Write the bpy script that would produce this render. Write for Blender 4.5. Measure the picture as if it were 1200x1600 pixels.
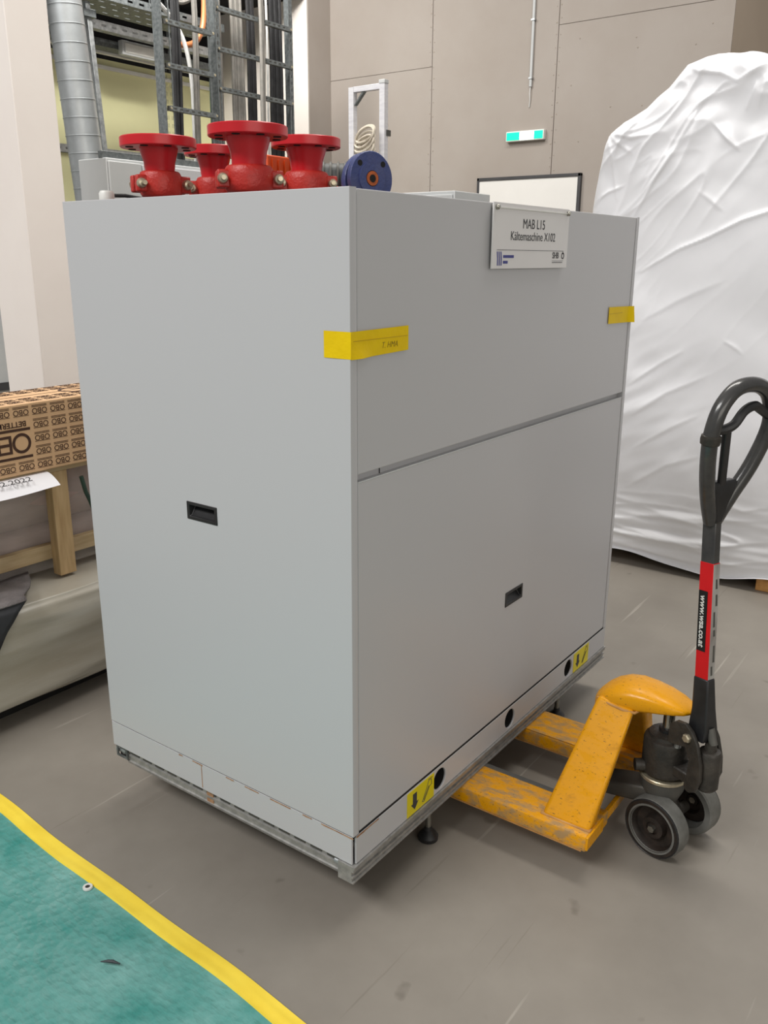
import bpy, bmesh, math, random
from mathutils import Vector, Matrix, noise
random.seed(7)
for o in list(bpy.data.objects):
    bpy.data.objects.remove(o)
scn = bpy.context.scene
COL = scn.collection

# ------------------------------------------------------------------ camera
def cam_axes(yaw, pitch, roll):
    f = Vector((math.cos(yaw) * math.cos(pitch), math.sin(yaw) * math.cos(pitch), -math.sin(pitch)))
    r = Vector((math.sin(yaw), -math.cos(yaw), 0)); u = r.cross(f)
    r2 = r * math.cos(roll) + u * math.sin(roll); u2 = -r * math.sin(roll) + u * math.cos(roll)
    return r2, u2, f
_r, _u, _f = cam_axes(0.630061, 0.287102, 0.0049)
cd = bpy.data.cameras.new('camera'); cam = bpy.data.objects.new('camera', cd); COL.objects.link(cam)
cd.sensor_fit = 'VERTICAL'; cd.sensor_height = 36.0; cd.lens = 36.0 * 1348.5 / 1600.0
cd.clip_start = 0.05; cd.clip_end = 100
M = Matrix((_r, _u, -_f)).transposed().to_4x4(); M.translation = Vector((-1.375, -1.082, 1.571))
cam.matrix_world = M
scn.camera = cam

# ------------------------------------------------------------------ world, lamps, exposure
w = bpy.data.worlds.new('hall_ambient'); scn.world = w; w.use_nodes = True
w.node_tree.nodes['Background'].inputs[0].default_value = (1.0, 0.97, 0.925, 1)
w.node_tree.nodes['Background'].inputs[1].default_value = 0.29
def area(name, loc, target, sx, sy, power, col):
    l = bpy.data.lights.new(name, 'AREA'); l.shape = 'RECTANGLE'; l.size = sx; l.size_y = sy
    l.energy = power; l.color = col
    o = bpy.data.objects.new(name, l); COL.objects.link(o); o.location = loc
    d = Vector(target) - Vector(loc); o.rotation_euler = d.to_track_quat('-Z', 'Y').to_euler()
    return o
area('hall_skylight_left', (-5.6, 2.2, 7.4), (1.8, 1.5, 1.0), 6.0, 2.2, 545, (1.0, 0.985, 0.97))
area('fill_behind_camera', (-2.6, -5.2, 2.6), (1.2, 0.3, 1.0), 5.0, 2.2, 78, (1.0, 0.95, 0.86))  # added fill lamp behind the camera, brightens the front faces; not a real window
area('hall_ceiling_light_row', (2.5, 0.5, 6.4), (2.5, 0.5, 0), 1.0, 5.0, 215, (1.0, 0.96, 0.90))
area('hall_ceiling_light_by_recess', (3.0, 4.15, 4.7), (3.8, 5.8, 1.9), 2.0, 0.3, 145, (1.0, 0.97, 0.92))
vs = scn.view_settings
vs.view_transform = 'Standard'; vs.look = 'None'; vs.gamma = 1.0; vs.use_curve_mapping = False
vs.exposure = 0.1

# ------------------------------------------------------------------ helpers
def lin(c):
    c = c / 255.0
    return c / 12.92 if c <= 0.04045 else ((c + 0.055) / 1.055) ** 2.4
def rgb(r, g, b): return (lin(r), lin(g), lin(b), 1)

def mat(name, col, rough=0.5, metal=0.0, var=None, scale=8.0, bump=0.0, bscale=60.0, coat=0.0, stretch=None, spec=0.5, rvar=0.0):
    """principled; var = second colour mixed in by noise; bump = fine relief"""
    m = bpy.data.materials.new(name); m.use_nodes = True
    nt = m.node_tree; b = nt.nodes['Principled BSDF']
    b.inputs['Base Color'].default_value = col; b.inputs['Roughness'].default_value = rough
    b.inputs['Metallic'].default_value = metal; b.inputs['Coat Weight'].default_value = coat
    b.inputs['Specular IOR Level'].default_value = spec
    tc = nt.nodes.new('ShaderNodeTexCoord'); mp = nt.nodes.new('ShaderNodeMapping')
    nt.links.new(tc.outputs['Object'], mp.inputs[0])
    if stretch: mp.inputs['Scale'].default_value = stretch
    if var is not None:
        n = nt.nodes.new('ShaderNodeTexNoise'); n.inputs['Scale'].default_value = scale; n.inputs['Detail'].default_value = 6
        n.inputs['Roughness'].default_value = 0.6
        nt.links.new(mp.outputs[0], n.inputs['Vector'])
        r = nt.nodes.new('ShaderNodeValToRGB'); r.color_ramp.elements[0].position = 0.35; r.color_ramp.elements[1].position = 0.68
        r.color_ramp.elements[0].color = col; r.color_ramp.elements[1].color = var
        nt.links.new(n.outputs['Fac'], r.inputs[0]); nt.links.new(r.outputs[0], b.inputs['Base Color'])
        if rvar:
            mr = nt.nodes.new('ShaderNodeMapRange'); mr.inputs['To Min'].default_value = rough - rvar; mr.inputs['To Max'].default_value = rough + rvar
            nt.links.new(n.outputs['Fac'], mr.inputs['Value']); nt.links.new(mr.outputs[0], b.inputs['Roughness'])
    if bump:
        n2 = nt.nodes.new('ShaderNodeTexNoise'); n2.inputs['Scale'].default_value = bscale; n2.inputs['Detail'].default_value = 4
        nt.links.new(mp.outputs[0], n2.inputs['Vector'])
        bp = nt.nodes.new('ShaderNodeBump'); bp.inputs['Strength'].default_value = bump; bp.inputs['Distance'].default_value = 0.01
        nt.links.new(n2.outputs['Fac'], bp.inputs['Height']); nt.links.new(bp.outputs[0], b.inputs['Normal'])
    return m

def worn_yellow(name, lo, hi, wear_col, scale):
    """yellow enamel with scuffs, dark chips and dust"""
    m = bpy.data.materials.new(name); m.use_nodes = True
    nt = m.node_tree; b = nt.nodes['Principled BSDF']; N = nt.nodes.new; L = nt.links.new
    tc = N('ShaderNodeTexCoord')
    n = N('ShaderNodeTexNoise'); n.inputs['Scale'].default_value = scale; n.inputs['Detail'].default_value = 9; n.inputs['Roughness'].default_value = 0.68
    mp = N('ShaderNodeMapping'); mp.inputs['Scale'].default_value = (1.4, 0.55, 1.0)
    L(tc.outputs['Object'], mp.inputs[0]); L(mp.outputs[0], n.inputs['Vector'])
    r = N('ShaderNodeValToRGB'); r.color_ramp.elements[0].position = lo; r.color_ramp.elements[1].position = hi
    r.color_ramp.elements[0].color = rgb(228, 158, 8); r.color_ramp.elements[1].color = wear_col
    L(n.outputs['Fac'], r.inputs[0])
    n2 = N('ShaderNodeTexNoise'); n2.inputs['Scale'].default_value = scale * 3.6; n2.inputs['Detail'].default_value = 5; n2.inputs['Roughness'].default_value = 0.7
    mp2 = N('ShaderNodeMapping'); mp2.inputs['Scale'].default_value = (2.6, 1.0, 1.5); mp2.inputs['Rotation'].default_value = (.3, .2, .5)
    L(tc.outputs['Object'], mp2.inputs[0]); L(mp2.outputs[0], n2.inputs['Vector'])
    r2 = N('ShaderNodeValToRGB'); r2.color_ramp.elements[0].position = 0.61; r2.color_ramp.elements[1].position = 0.68
    r2.color_ramp.elements[0].color = (0, 0, 0, 1); r2.color_ramp.elements[1].color = (1, 1, 1, 1)
    L(n2.outputs['Fac'], r2.inputs[0])
    mx = N('ShaderNodeMix'); mx.data_type = 'RGBA'
    L(r2.outputs[0], mx.inputs['Factor']); L(r.outputs[0], mx.inputs['A']); mx.inputs['B'].default_value = rgb(70, 52, 34)
    L(mx.outputs['Result'], b.inputs['Base Color'])
    mr = N('ShaderNodeMapRange'); mr.inputs['From Min'].default_value = 0.4; mr.inputs['From Max'].default_value = 0.65
    mr.inputs['To Min'].default_value = 0.22; mr.inputs['To Max'].default_value = 0.6
    L(n.outputs['Fac'], mr.inputs['Value']); L(mr.outputs[0], b.inputs['Roughness'])
    bp = N('ShaderNodeBump'); bp.inputs['Strength'].default_value = 0.10; bp.inputs['Distance'].default_value = 0.003
    b.inputs['Specular IOR Level'].default_value = 0.35
    L(n.outputs['Fac'], bp.inputs['Height']); L(bp.outputs[0], b.inputs['Normal'])
    return m

def floor_mat():
    m = bpy.data.materials.new('polished_concrete'); m.use_nodes = True
    nt = m.node_tree; b = nt.nodes['Principled BSDF']; N = nt.nodes.new; L = nt.links.new
    tc = N('ShaderNodeTexCoord')
    n = N('ShaderNodeTexNoise'); n.inputs['Scale'].default_value = 1.3; n.inputs['Detail'].default_value = 8; n.inputs['Roughness'].default_value = 0.62
    L(tc.outputs['Object'], n.inputs['Vector'])
    r = N('ShaderNodeValToRGB'); r.color_ramp.elements[0].position = 0.3; r.color_ramp.elements[1].position = 0.72
    r.color_ramp.elements[0].color = rgb(124, 118, 110); r.color_ramp.elements[1].color = rgb(148, 142, 133)
    L(n.outputs['Fac'], r.inputs[0])
    out = r.outputs[0]
    # long pale scratches in two directions and dark specks
    for k, (rot, sc, lo, hi, col, amt) in enumerate((((0, 0, 0.6), (1.2, 34, 1), .735, .75, rgb(186, 180, 170), .55), ((0, 0, -0.9), (0.9, 30, 1), .74, .755, rgb(184, 178, 168), .5),
                                                    ((0, 0, 1.3), (1.6, 46, 1), .745, .76, rgb(112, 105, 96), .5), ((0, 0, 0), (9, 9, 9), .74, .78, rgb(96, 90, 82), .7))):
        mp = N('ShaderNodeMapping'); mp.inputs['Rotation'].default_value = rot; mp.inputs['Scale'].default_value = sc
        mp.inputs['Location'].default_value = (k * 3.1, k * 1.7, 0)
        L(tc.outputs['Object'], mp.inputs[0])
        s = N('ShaderNodeTexNoise'); s.inputs['Scale'].default_value = 1.0; s.inputs['Detail'].default_value = 2.5
        L(mp.outputs[0], s.inputs['Vector'])
        rr = N('ShaderNodeValToRGB'); rr.color_ramp.elements[0].position = lo - .04; rr.color_ramp.elements[1].position = hi
        rr.color_ramp.elements[0].color = (0, 0, 0, 1); rr.color_ramp.elements[1].color = (amt, amt, amt, 1)
        L(s.outputs['Fac'], rr.inputs[0])
        mx = N('ShaderNodeMix'); mx.data_type = 'RGBA'
        L(rr.outputs[0], mx.inputs['Factor']); L(out, mx.inputs['A']); mx.inputs['B'].default_value = col
        out = mx.outputs['Result']
    L(out, b.inputs['Base Color'])
    mr = N('ShaderNodeMapRange'); mr.inputs['To Min'].default_value = 0.34; mr.inputs['To Max'].default_value = 0.56
    L(n.outputs['Fac'], mr.inputs['Value']); L(mr.outputs[0], b.inputs['Roughness'])
    b.inputs['Specular IOR Level'].default_value = 0.45
    return m

def film_mat(name, col, opacity, rough=0.18):
    m = bpy.data.materials.new(name); m.use_nodes = True
    nt = m.node_tree; b = nt.nodes['Principled BSDF']
    b.inputs['Base Color'].default_value = col; b.inputs['Roughness'].default_value = rough
    b.inputs['Alpha'].default_value = opacity
    n = nt.nodes.new('ShaderNodeTexNoise'); n.inputs['Scale'].default_value = 14; n.inputs['Detail'].default_value = 5
    tc = nt.nodes.new('ShaderNodeTexCoord'); nt.links.new(tc.outputs['Object'], n.inputs['Vector'])
    bp = nt.nodes.new('ShaderNodeBump'); bp.inputs['Strength'].default_value = 0.5; bp.inputs['Distance'].default_value = 0.02
    nt.links.new(n.outputs['Fac'], bp.inputs['Height']); nt.links.new(bp.outputs[0], b.inputs['Normal'])
    return m

MT = dict(
    cab=mat('grey_powder_coat', rgb(190, 190, 193), 0.36, bump=0.03, bscale=900, spec=0.5),
    floor=floor_mat(),
    galv=mat('galvanised_steel', rgb(150, 154, 156), 0.42, 0.75, var=rgb(190, 193, 194), scale=30, rvar=.1),
    galvdark=mat('dull_galvanised_steel', rgb(92, 97, 98), 0.5, 0.5, var=rgb(126, 131, 132), scale=40),
    rail=mat('scuffed_aluminium', rgb(150, 150, 148), 0.42, 0.55, var=rgb(182, 180, 177), scale=40),
    black=mat('black_plastic', rgb(26, 26, 27), 0.4, var=rgb(40, 40, 42), scale=20),
    hole=mat('matt_black', rgb(14, 13, 12), 0.8, var=rgb(20, 19, 18), scale=10),
    red=mat('red_enamel', rgb(190, 22, 34), 0.34, var=rgb(204, 30, 40), scale=6),
    red2=mat('red_cast_iron', rgb(180, 40, 34), 0.42, var=rgb(196, 54, 44), scale=14, bump=.2, bscale=140),
    bolt=mat('zinc_bolt', rgb(206, 196, 170), 0.35, 0.7, var=rgb(170, 160, 140), scale=60),
    blue=mat('blue_cast_iron', rgb(54, 68, 122), 0.42, var=rgb(78, 84, 124), scale=16, bump=.2, bscale=120),
    rust=mat('orange_primer', rgb(200, 104, 48), 0.7, var=rgb(150, 74, 36), scale=30),
    rustdk=mat('rust_stain', rgb(176, 140, 108), 0.8, var=rgb(140, 96, 62), scale=50),
    orange=mat('orange_plastic', rgb(238, 92, 30), 0.45, var=rgb(222, 80, 24), scale=6),
    motor=mat('grey_motor', rgb(92, 94, 92), 0.5, var=rgb(66, 68, 68), scale=14),
    white=mat('white_plastic', rgb(226, 226, 222), 0.4, var=rgb(216, 216, 212), scale=10),
    sign=mat('white_sign_plate', rgb(224, 222, 222), 0.3, var=rgb(219, 217, 217), scale=3),
    ink=mat('dark_print', rgb(52, 52, 56), 0.6, var=rgb(64, 64, 68), scale=40),
    inkblue=mat('blue_print', rgb(66, 70, 140), 0.6, var=rgb(78, 82, 150), scale=40),
    tape=mat('yellow_tape', rgb(238, 204, 8), 0.55, var=rgb(230, 194, 10), scale=12, bump=.15, bscale=50, spec=.2),
    sticker=mat('yellow_sticker', rgb(226, 210, 24), 0.4, var=rgb(216, 200, 26), scale=20),
    yel=worn_yellow('worn_yellow_enamel', .57, .74, rgb(190, 130, 34), 26),
    yelfork=worn_yellow('scuffed_yellow_enamel', .44, .60, rgb(172, 138, 92), 34),
    dk=mat('greasy_black_steel', rgb(44, 42, 39), 0.46, 0.2, var=rgb(66, 61, 55), scale=18, bump=.2, bscale=80),
    dkgrey=mat('dark_grey_steel', rgb(78, 78, 75), 0.5, 0.2, var=rgb(92, 90, 85), scale=14),
    grip=mat('black_glossy_grip', rgb(52, 52, 53), 0.24, var=rgb(66, 65, 64), scale=22, coat=.3),
    hub=mat('grimy_hub', rgb(34, 30, 27), 0.5, 0.2, var=rgb(58, 48, 42), scale=30),
    tyre=mat('grey_tyre', rgb(116, 116, 112), 0.6, var=rgb(92, 92, 88), scale=20),
    redlab=mat('red_sticker', rgb(218, 18, 26), 0.35, var=rgb(206, 16, 24), scale=10),
    silver=mat('silver_sticker', rgb(176, 174, 170), 0.4, var=rgb(140, 134, 130), scale=30, stretch=(1, 1, .3)),
    chrome=mat('steel_rod', rgb(170, 168, 160), 0.25, 0.9, var=rgb(150, 148, 140), scale=20),
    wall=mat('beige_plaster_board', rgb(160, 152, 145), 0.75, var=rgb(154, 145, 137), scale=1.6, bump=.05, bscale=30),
    wallcol=mat('white_painted_column', rgb(244, 237, 231), 0.7, var=rgb(240, 232, 226), scale=2, bump=.04, bscale=40),
    wallret=mat('beige_painted_return', rgb(206, 190, 172), 0.75, var=rgb(200, 184, 166), scale=2),
    seam=mat('seam_filler', rgb(164, 154, 142), 0.8, var=rgb(150, 141, 130), scale=8),
    green=mat('pale_green_paint', rgb(228, 226, 178), 0.6, var=rgb(222, 220, 172), scale=2),
    voidm=mat('black_ceiling', rgb(22, 22, 26), 0.9, var=rgb(30, 30, 34), scale=3),
    duct=mat('spiral_duct_zinc', rgb(160, 164, 166), 0.38, 0.7, var=rgb(172, 176, 178), scale=10, stretch=(1, 1, 1)),
    cgrey=mat('grey_cable', rgb(128, 124, 118), 0.55, var=rgb(112, 110, 106), scale=20),
    cblack=mat('black_cable', rgb(30, 30, 32), 0.5, var=rgb(44, 44, 46), scale=20),
    cwhite=mat('white_cable', rgb(206, 206, 204), 0.5, var=rgb(192, 192, 190), scale=20),
    cgreen=mat('green_cable', rgb(70, 120, 84), 0.5, var=rgb(64, 108, 78), scale=20),
    copper=mat('copper_pipe', rgb(206, 132, 84), 0.4, 0.3, var=rgb(190, 120, 80), scale=12),
    lgrey=mat('light_grey_sheet_metal', rgb(190, 192, 192), 0.45, var=rgb(184, 187, 188), scale=4),
    wrap=mat('white_plastic_sheeting', rgb(232, 233, 237), 0.33, var=rgb(228, 229, 233), scale=2, bump=.12, bscale=7, stretch=(1, 1.6, 1)),
    wood=mat('pine_wood', rgb(206, 176, 132), 0.65, var=rgb(180, 148, 104), scale=5, stretch=(9, 9, 1.0)),
    woodx=mat('pine_board', rgb(198, 176, 140), 0.65, var=rgb(176, 152, 114), scale=5, stretch=(1, 9, 9)),
    woodblk=mat('pallet_block', rgb(206, 156, 92), 0.7, var=rgb(168, 118, 64), scale=14),
    card=mat('brown_cardboard', rgb(222, 182, 140), 0.75, var=rgb(214, 174, 132), scale=3, bump=.05, bscale=60, stretch=(4, 1, 1)),
    cardink=mat('dark_brown_print', rgb(62, 38, 26), 0.7, var=rgb(78, 50, 34), scale=60),
    paper=mat('white_paper', rgb(236, 236, 240), 0.6, var=rgb(230, 230, 236), scale=6),
    felt=mat('grey_felt', rgb(128, 122, 122), 0.9, var=rgb(102, 97, 97), scale=14, bump=.4, bscale=200),
    feltdk=mat('black_rubber_sheet', rgb(44, 46, 50), 0.6, var=rgb(58, 60, 64), scale=14),
    pinkroll=mat('pinkish_foil_roll', rgb(206, 184, 178), 0.4, var=rgb(180, 160, 152), scale=5, stretch=(1, 4, 4)),
    greyfilm=mat('cloudy_grey_film', rgb(188, 185, 175), 0.3, var=rgb(172, 165, 150), scale=3, stretch=(.6, 1, 4), bump=.12, bscale=9),
    film=film_mat('clear_plastic_film', rgb(216, 208, 202), 0.34),
    greenstrap=mat('dark_green_strap', rgb(50, 74, 62), 0.5, var=rgb(42, 62, 54), scale=20),
    tarp=None, wboard=mat('whiteboard_face', rgb(228, 226, 222), 0.3, var=rgb(222, 220, 216), scale=2),
    frame=mat('dark_grey_frame', rgb(66, 66, 68), 0.5, var=rgb(56, 56, 58), scale=10),
    alu=mat('aluminium_profile', rgb(222, 222, 226), 0.35, 0.25, var=rgb(206, 206, 212), scale=12, stretch=(1, 1, 5)),
    rope=mat('beige_hose', rgb(196, 188, 172), 0.6, var=rgb(170, 160, 146), scale=30),
    dust=mat('dark_scrap', rgb(40, 46, 52), 0.6, var=rgb(60, 64, 68), scale=30),
)
def tarp_mat():
    m = bpy.data.materials.new('teal_tarpaulin'); m.use_nodes = True
    nt = m.node_tree; b = nt.nodes['Principled BSDF']; N = nt.nodes.new; L = nt.links.new
    tc = N('ShaderNodeTexCoord')
    n = N('ShaderNodeTexNoise'); n.inputs['Scale'].default_value = 5; n.inputs['Detail'].default_value = 8; n.inputs['Roughness'].default_value = .65
    L(tc.outputs['Object'], n.inputs['Vector'])
    r = N('ShaderNodeValToRGB'); r.color_ramp.elements[0].position = .3; r.color_ramp.elements[1].position = .72
    r.color_ramp.elements[0].color = rgb(40, 132, 124); r.color_ramp.elements[1].color = rgb(124, 176, 170)
    L(n.outputs['Fac'], r.inputs[0]); L(r.outputs[0], b.inputs['Base Color'])
    b.inputs['Roughness'].default_value = .36
    # woven relief plus creases
    mp = N('ShaderNodeMapping'); mp.inputs['Rotation'].default_value = (0, 0, .5); mp.inputs['Scale'].default_value = (70, 16, 1)
    L(tc.outputs['Object'], mp.inputs[0])
    c = N('ShaderNodeTexNoise'); c.inputs['Scale'].default_value = 1; c.inputs['Detail'].default_value = 3
    L(mp.outputs[0], c.inputs['Vector'])
    v = N('ShaderNodeTexVoronoi'); v.inputs['Scale'].default_value = 46; L(tc.outputs['Object'], v.inputs['Vector'])
    ad = N('ShaderNodeMath'); ad.operation = 'ADD'; L(c.outputs['Fac'], ad.inputs[0]); L(v.outputs['Distance'], ad.inputs[1])
    bp = N('ShaderNodeBump'); bp.inputs['Strength'].default_value = .6; bp.inputs['Distance'].default_value = .006
    L(ad.outputs[0], bp.inputs['Height']); L(bp.outputs[0], b.inputs['Normal'])
    return m
MT['tarp'] = tarp_mat()

class MB:
    def __init__(s): s.v = []; s.f = []
    def _add(s, vs, fs):
        n = len(s.v); s.v += [tuple(v) for v in vs]; s.f += [tuple(n + i for i in f) for f in fs]; return s
    def box(s, x0, x1, y0, y1, z0, z1):
        return s._add([(x0, y0, z0), (x1, y0, z0), (x1, y1, z0), (x0, y1, z0), (x0, y0, z1), (x1, y0, z1), (x1, y1, z1), (x0, y1, z1)],
                      [(0, 3, 2, 1), (4, 5, 6, 7), (0, 1, 5, 4), (1, 2, 6, 5), (2, 3, 7, 6), (3, 0, 4, 7)])
    def hexa(s, b, t):   # bottom 4, top 4 corners
        return s._add(list(b) + list(t), [(0, 3, 2, 1), (4, 5, 6, 7), (0, 1, 5, 4), (1, 2, 6, 5), (2, 3, 7, 6), (3, 0, 4, 7)])
    def obox(s, c, ax, size):
        c = Vector(c); a = [Vector(ax[i]).normalized() * size[i] / 2 for i in range(3)]
        q = lambda i, j, k: c + a[0] * i + a[1] * j + a[2] * k
        return s.hexa([q(-1, -1, -1), q(1, -1, -1), q(1, 1, -1), q(-1, 1, -1)], [q(-1, -1, 1), q(1, -1, 1), q(1, 1, 1), q(-1, 1, 1)])
    def lathe(s, prof, o=(0, 0, 0), ax=(0, 0, 1), seg=32, cap=True):
        o = Vector(o); a = Vector(ax).normalized(); t = a.orthogonal().normalized(); b = a.cross(t)
        vs = []; fs = []; n = len(prof)
        for i in range(seg):
            th = 2 * math.pi * i / seg; d = t * math.cos(th) + b * math.sin(th)
            vs += [o + d * r + a * h for r, h in prof]
        for i in range(seg):
            j = (i + 1) % seg
            fs += [(i * n + k, j * n + k, j * n + k + 1, i * n + k + 1) for k in range(n - 1)]
        if cap and prof[0][0] > 1e-6: fs.append(tuple(i * n for i in reversed(range(seg))))
        if cap and prof[-1][0] > 1e-6: fs.append(tuple(i * n + n - 1 for i in range(seg)))
        return s._add(vs, fs)
    def cyl(s, p0, p1, r0, r1=None, seg=20):
        p0 = Vector(p0); p1 = Vector(p1); r1 = r0 if r1 is None else r1
        return s.lathe([(r0, 0), (r1, (p1 - p0).length)], p0, p1 - p0, seg)
    def tube(s, pts, r, seg=10, closed=False, flat=None):
        pts = [Vector(p) for p in pts]; n = len(pts); vs = []; fs = []; prev = None
        rr = r if isinstance(r, (list, tuple)) else [r] * n
        for i, p in enumerate(pts):
            d = (pts[(i + 1) % n] - pts[i - 1]) if closed else (pts[min(i + 1, n - 1)] - pts[max(i - 1, 0)])
            d.normalize()
            t = d.orthogonal().normalized() if prev is None else (prev - d * prev.dot(d)).normalized()
            prev = t; b = d.cross(t)
            for k in range(seg):
                th = 2 * math.pi * k / seg; vs.append(p + (t * math.cos(th) + b * math.sin(th)) * rr[i])
        m = n if closed else n - 1
        for i in range(m):
            j = (i + 1) % n
            fs += [(i * seg + k, i * seg + (k + 1) % seg, j * seg + (k + 1) % seg, j * seg + k) for k in range(seg)]
        if not closed: fs += [tuple(reversed(range(seg))), tuple((n - 1) * seg + k for k in range(seg))]
        return s._add(vs, fs)
    def loft(s, rings, cap=True):
        n = len(rings[0]); vs = [p for r in rings for p in r]; fs = []
        for i in range(len(rings) - 1):
            fs += [(i * n + k, i * n + (k + 1) % n, (i + 1) * n + (k + 1) % n, (i + 1) * n + k) for k in range(n)]
        if cap: fs += [tuple(reversed(range(n))), tuple((len(rings) - 1) * n + k for k in range(n))]
        return s._add(vs, fs)
    def grid(s, fn, nu, nv):
        vs = [fn(i / nu, j / nv) for i in range(nu + 1) for j in range(nv + 1)]
        fs = [(i * (nv + 1) + j, (i + 1) * (nv + 1) + j, (i + 1) * (nv + 1) + j + 1, i * (nv + 1) + j + 1) for i in range(nu) for j in range(nv)]
        return s._add(vs, fs)
    def mesh(s, me, M=None):
        n = len(s.v); s.v += [tuple((M @ v.co) if M else v.co) for v in me.vertices]
        s.f += [tuple(n + i for i in p.vertices) for p in me.polygons]; return s
    def build(s, name, m, parent=None, bevel=0.0, smooth=True, angle=35, seg=2, kind=None, label=None, subd=0):
        me = bpy.data.meshes.new(name); me.from_pydata(s.v, [], s.f); me.update()
        bm = bmesh.new(); bm.from_mesh(me); bmesh.ops.recalc_face_normals(bm, faces=bm.faces); bm.to_mesh(me); bm.free()
        me.materials.append(m)
        if smooth:
            for p in me.polygons: p.use_smooth = True
            me.set_sharp_from_angle(angle=math.radians(angle))
        o = bpy.data.objects.new(name, me); COL.objects.link(o)
        if parent is not None: attach(o, parent)
        if bevel:
            md = o.modifiers.new('bevel', 'BEVEL'); md.width = bevel; md.segments = seg; md.limit_method = 'ANGLE'; md.angle_limit = math.radians(40)
        if subd:
            md = o.modifiers.new('subd', 'SUBSURF'); md.levels = subd; md.render_levels = subd
        if kind: o['kind'] = kind
        if label: o['label'] = label
        return o
def attach(o, parent):
    o.parent = parent
    if parent.type == 'EMPTY': o.matrix_parent_inverse = Matrix.Translation(-parent.location)
def thing(name, label, cat, loc=(0, 0, 0), group=None):
    o = bpy.data.objects.new(name, None); COL.objects.link(o); o.location = loc; o.empty_display_size = .1
    o['label'] = label; o['category'] = cat
    if group: o['group'] = group
    return o
def tag(o, label, cat, group=None):
    o['label'] = label; o['category'] = cat
    if group: o['group'] = group
    return o
def curve_mesh(cu):
    o = bpy.data.objects.new('tmp', cu); COL.objects.link(o)
    dg = bpy.context.evaluated_depsgraph_get(); dg.update()
    me = bpy.data.meshes.new_from_object(o.evaluated_get(dg))
    bpy.data.objects.remove(o); bpy.data.curves.remove(cu)
    return me
def flat_shape(outlines, t, bev=0.0):
    """2D outlines (outer + holes) filled and given thickness t, local xy plane, z from -t/2 to t/2"""
    cu = bpy.data.curves.new('c', 'CURVE'); cu.dimensions = '2D'; cu.fill_mode = 'BOTH'; cu.extrude = t / 2 - bev
    cu.bevel_depth = bev; cu.offset = -bev; cu.bevel_resolution = 1
    for pts in outlines:
        sp = cu.splines.new('POLY'); sp.points.add(len(pts) - 1); sp.use_cyclic_u = True
        for i, q in enumerate(pts): sp.points[i].co = (q[0], q[1], 0, 1)
    return curve_mesh(cu)
def text_mesh(body, size, t=0.0006, align='CENTER', shear=0.0, bold=0.0):
    cu = bpy.data.curves.new('t', 'FONT'); cu.body = body; cu.size = size; cu.extrude = t / 2; cu.align_x = align; cu.align_y = 'CENTER'
    cu.shear = shear; cu.offset = bold
    return curve_mesh(cu)
def rect(x0, y0, x1, y1): return [(x0, y0), (x1, y0), (x1, y1), (x0, y1)]
def circ(x, y, r, n=28): return [(x + r * math.cos(2 * math.pi * i / n), y + r * math.sin(2 * math.pi * i / n)) for i in range(n)]
def frame_m(o, ex, ey):
    ex = Vector(ex).normalized(); ey = Vector(ey).normalized(); ez = ex.cross(ey)
    m = Matrix((ex, ey, ez)).transposed().to_4x4(); m.translation = Vector(o); return m
FY = lambda x, y, z: frame_m((x, y, z), (1, 0, 0), (0, 0, 1))      # local xy -> world xz, normal -y
FX = lambda x, y, z: frame_m((x, y, z), (0, -1, 0), (0, 0, 1))     # local xy -> world -y,z, normal -x
FXR = lambda x, y, z: frame_m((x, y, z), (0, 1, 0), (0, 0, 1))

# ================================================================== setting
def struct(o): o['kind'] = 'structure'; return o
struct(MB().box(-8, 9.2, -7, 6.35, -.1, 0).build('floor', MT['floor'], smooth=False))
XW = 6.0
wb = struct(MB().box(XW + .012, XW + .2, 1.28, 4.985, 0, 6.0).build('wall_back', MT['seam'], smooth=False))
for y0, y1, zs in ((1.08, 2.507, (0, 3.44, 6)), (2.513, 3.768, (0, 2.0, 4.3, 6)), (3.774, 4.985, (0, 3.26, 6))):
    for a, b in zip(zs[:-1], zs[1:]):
        MB().box(XW, XW + .012, y0, y1, a + .0015, b - .0015).build('panel', MT['wall'], wb, bevel=.002)
sc = MB()
for ys in (2.49, 2.53, 3.75, 3.79):
    for k in range(26):
        z = 1.9 + k * .105 + random.uniform(-.02, .02); r = random.choice((.004, .005, .007))
        sc.lathe([(r, 0), (r * .8, .003), (0, .004)], (XW, ys + random.uniform(-.006, .006), z), (-1, 0, 0), 8)
for k in range(14):
    sc.lathe([(.006, 0), (.005, .003), (0, .004)], (XW, random.uniform(1.2, 2.4), random.uniform(2.3, 3.4)), (-1, 0, 0), 8)
sc.build('screw_heads', MT['seam'], wb, kind='stuff')
struct(MB().box(XW + .012, 9.0, 1.08, 1.28, 0, 6).build('wall_return_right', MT['wallret'], smooth=False))
struct(MB().box(9.0, 9.2, -7, 1.28, 0, 6).build('wall_far_right', MT['wall'], smooth=False))
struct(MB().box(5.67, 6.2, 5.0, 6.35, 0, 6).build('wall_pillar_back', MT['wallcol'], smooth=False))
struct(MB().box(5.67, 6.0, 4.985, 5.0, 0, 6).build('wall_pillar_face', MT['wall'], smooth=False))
struct(MB().box(3.3, 5.67, 6.3, 6.4, 0, 3.33).build('wall_green', MT['green'], smooth=False))
struct(MB().box(1.0, 5.67, 6.3, 6.4, 3.33, 4.0).build('wall_above_green', MT['voidm'], smooth=False))
struct(MB().box(1.0, 3.3, 6.3, 6.4, 0, 3.33).build('wall_left', MT['lgrey'], smooth=False))
struct(MB().box(1.0, 5.67, 5.0, 6.3, 3.95, 4.05).build('ceiling', MT['voidm'], smooth=False))
col_ = struct(MB().box(1.53, 1.79, 3.5, 3.875, 0, 6).build('wall_column', MT['wallcol'], bevel=.006))
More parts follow.
